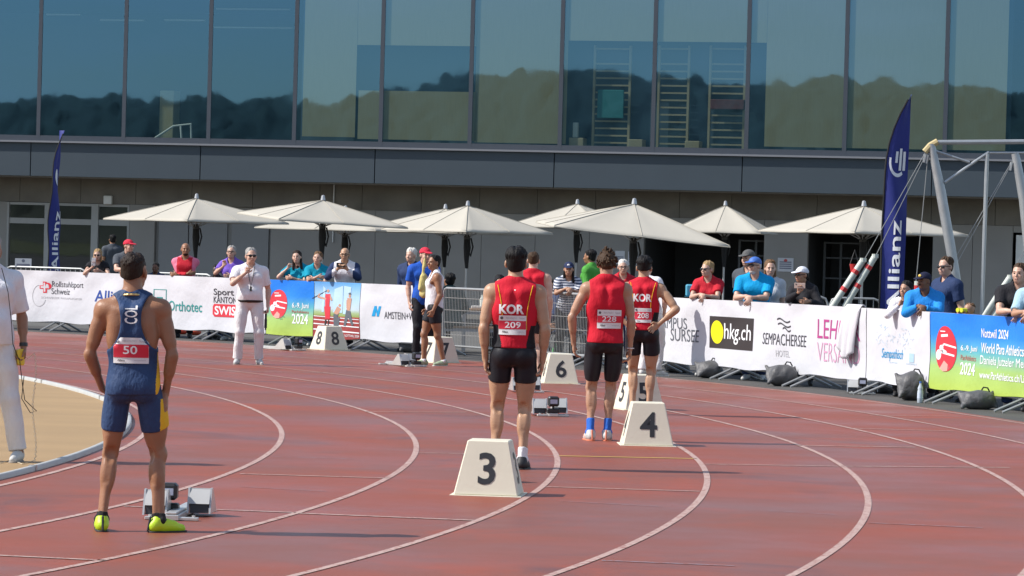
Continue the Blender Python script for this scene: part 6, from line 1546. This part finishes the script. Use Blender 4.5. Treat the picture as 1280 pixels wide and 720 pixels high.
p = rail('woman in a navy cap and striped shirt resting her arms on the mesh barrier', 711, 328, 62, 'hang', sex='f', lean=16, head=(-8, -2, 0), skin='mid', hair=('long', 'black'), hat=('navy', (.02, .03, .08), BIBT), wear=(('shirt', g_shirt([M('stripe_navy', (.03, .05, .10)), M('stripe_white', (.55, .57, .62))], sl=.75, paint=lambda F, C: (np.floor((C[:, 2]+C[:, 1]*.2)/.021).astype(int) % 2))), trk), shoe=SHK)
p = stand('man with black hair in a bright green shirt turned away', 739, 313, 60, 62, skin='tan', hair=('full', 'black'), h=.010, wear=(('shirt', g_shirt(GREENC, fore=.8, off=.02)), trk), shoe=SHK)
p = rail('white haired woman in red between runners 228 and 208', 779, 325, 60, 'cross', sex='f', lean=14, width=1.1, skin='pale', hair=('short', 'white'), glasses='clear', wear=(('shirt', g_shirt(REDD)), tr), shoe=SHW)
p = rail('woman in a red polo and sunglasses leaning on the rail alone', 884, 327, 50, 'hang', sex='f', lean=15, head=(-28, 0, 0), skin='pale', hair=('bun', 'blond'), glasses='sun', wear=(('polo_shirt', g_shirt(REDD, sl=.6, seed=41)), tr), shoe=SHW)
wb_ = p
p = rail('bearded man in a blue cap and cyan shirt leaning on the rail', 943, 322, 50, 'hang', lean=16, head=(-26, 4, 0), width=1.12, skin='pale', hair=('short', 'white'), glasses='sun', hat=('blue', (.03, .12, .55)), wear=(('shirt', g_shirt(CYANC, sl=.7)), tr), shoe=SHW)
mesh_of('beard', [ell(p['F'].H(0, .034, -.080), (.0515, .055, .044), p['F'].Rh)], .006, p['S'], hairM('white'), p['root'], cuts=[ell(p['F'].H(0, .02, -.005), (.09, .12, .055), p['F'].Rh, .01)])
p = stand('man in a grey cap standing behind the man in the blue cap', 937, 313, 51.2, 140, skin='pale', hair=('short', 'grey'), hat=('grey', (.10, .10, .10)), h=.011, wear=(('shirt', g_shirt(GREYC)), tr), shoe=SHK)
p = stand('blonde woman in a pale top behind the man in cyan', 963, 326, 50.0, 172, sex='f' if False else None, skin='pale', hair=('long', 'lbrown'), h=.010, fig=dict(sex='f', head=(10, 0, 0)), wear=(('shirt', g_shirt(M('top_pale', (.50, .52, .55)))), tr), shoe=SHW) if False else person('blonde woman in a pale top behind the man in cyan', (dp(963, 326, 50).x, 50.0), 172, top=dp(963, 326, 50).z, skin='pale', hair=('long', 'lbrown'), h=.010, fig=dict(sex='f', head=(10, 0, 0)), wear=(('shirt', g_shirt(cloth('top_pale', (.50, .52, .55)))), tr), shoe=SHW)
p = rail('woman in a white cap and black jacket filming with her phone', 1002, 334, 55, 'phone', sex='f', lean=10, head=(-40, 0, 0), twist=-20, skin='mid', hair=('pony', 'black'), glasses='sun', hat=('white', (.68, .70, .76)), wear=(('jacket', g_shirt(BLACKC, fore=.9, off=.022)), trk), shoe=SHK)
held(p, 'R', phone((.5, .38, .33)), .10, .03, Matrix.Rotation(0, 3, 'X'), '', 'pale phone held sideways by the woman in the white cap', 'phone')
p = rail('woman with a dark bob clasping her hands beside the blue jacket', 1132, 352, 62, 'phone2', sex='f', lean=20, head=(-30, 2, 0), skin='mid', hair=('bob', 'black'), wear=(('jacket', g_shirt(WHITEC, fore=.9)), trk), shoe=SHK)
p = rail('man in a navy cap with gold emblem and sky blue jacket', 1155, 341, 60, 'hang', lean=20, head=(-36, 0, 0), skin='brown', hair=('short', 'black'), hat=('navyb', (.012, .014, .04), M('gold_emblem', (.75, .50, .08), rough=.4)), brow='black', wear=(('jacket', g_shirt(SKYJ, fore=.9, off=.022)), trk), shoe=SHK)
mesh_of('moustache', [cap(p['F'].H(-.022, .098, -.05), p['F'].H(.022, .098, -.05), .008)], .004, p['S'], hairM('black'), p['root'])
p = stand('tall man in a navy t-shirt and sunglasses beside the cage post', 1184, 322, 45.0, 118, skin='pale', hair=('short', 'brown'), glasses='sun', h=.0095, fig=dict(head=(18, 0, 0), width=1.08), wear=(('shirt', g_shirt(NAVY)), tr), shoe=SHK)
p = stand('child in a yellow top looking through yellow binoculars', 1213, 379, 43.9, 130, skin='mid', hair=('crop', 'lbrown'), h=.011, fig=dict(headk=1.12, arms=(dict(w=(-.075, .21, 1.575), abs=1, pole=(-1, 0, -1), hd=(.25, .1, .9), thumb=(.8, -.4, 0), curl=55), dict(w=(.075, .21, 1.575), abs=1, pole=(1, 0, -1), hd=(-.25, .1, .9), thumb=(-.8, -.4, 0), curl=55))), wear=(('shirt', g_shirt(YELV)), tr), shoe=SHK)
def bino():
    t = MB(); t.tube([(-.032, .0, 0), (-.032, .09, 0)], .028, 10); t.tube([(.032, .0, 0), (.032, .09, 0)], .028, 10); t.span((-.02, .03, -.012), (.02, .06, .012)); return t.build('binoculars', M('yellow_plastic', (.68, .70, .03), rough=.4), None, True)
q_ = held(p, 'L', bino, .09, -.01, None, '', 'bright yellow binoculars held by the child at the right', 'binoculars')
q_.location = p['root'].location+Matrix.Rotation(p['root'].rotation_euler[2], 3, 'Z') @ Vector(tuple(p['F'].H(0, .115, .004)*p['S']))
p = rail('man in a black polo leaning on the rail at the right edge', 1274, 330, 66, 'hang', lean=15, head=(-20, 2, 0), width=1.12, skin='pale', hair=('short', 'brown'), wear=(('polo_shirt', g_shirt(BLACKC, collar=True)), tr), shoe=SHK)
p = rail('person in a pale blue shirt cut off by the right edge', 1296, 334, 50, 'hang', lean=15, skin='mid', hair=('short', 'dark'), wear=(('shirt', g_shirt(LBLUE, sl=.8)), tr), shoe=SHK)

# ---- people further back
p = stand('figure in a dark t-shirt standing in for a reflection in the glass doors', 141, 294, 89, 20, skin='tan', hair=('short', 'black'), h=.013, face=False, wear=(('shirt', g_shirt(GREYC)), tr), shoe=SHK)  # solid figure added in place of someone mirrored in the door glass
SIT = lambda **k: dict(dict(pz=.52, lean=12, feet=((-.12, .42, 6), (.12, .42, -6)), arms=(dict(w=(-.05, .30, -.36), pole=(-1, -.4, -.6)), dict(w=(.05, .30, -.36), pole=(1, -.4, -.6)))), **k)
p = person('dark haired man in a dark green jacket sitting at the wooden table', (dp(566, 350, 58.7).x, 58.7), 28, scale=1.0, skin='tan', hair=('full', 'black'), h=.011, face=False, fig=SIT(head=(0, 10, 0)), wear=(('jacket', g_shirt(DGREEN, fore=.9, off=.024, hem=.42)), TR(BLACKC)), shoe=SHW)
p = person('woman in a black headscarf sitting beyond the wooden table', (dp(625, 343, 60.6).x, 60.6), 178, scale=1.0, skin='mid', hair=('long', 'black'), h=.011, fig=SIT(sex='f', pz=.50), wear=(('shirt', g_shirt(cloth('top_pale', (.50, .52, .55)), fore=.9, hem=.40)), trk), shoe=SHK)
mesh_of('headscarf', [ell(p['F'].H(0, -.018, .03), (.092, .112, .10), p['F'].Rh, .02), cap(p['F'].H(0, -.02, -.06), p['F'].H(0, -.0, -.17), .085, .11, .04)], .01, p['S'], BLACKC, p['root'], cuts=[ell(p['F'].H(0, .115, -.01), (.058, .075, .085), p['F'].Rh, .01)])
ws = wc.location
p = person('man in navy and jeans sitting in the wheelchair behind the mesh barrier', (ws.x-.05, ws.y-.02), 100, scale=.98, skin='mid', hair=('short', 'dark'), h=.010, fig=SIT(lean=26, pz=.56, head=(35, 10, 0), feet=((-.12, .45, 6, .14), (.12, .42, -6, .14))), wear=(('jacket', g_shirt(NAVY, fore=.9, off=.024, hem=.46)), TR(JEANS)), shoe=SHK)
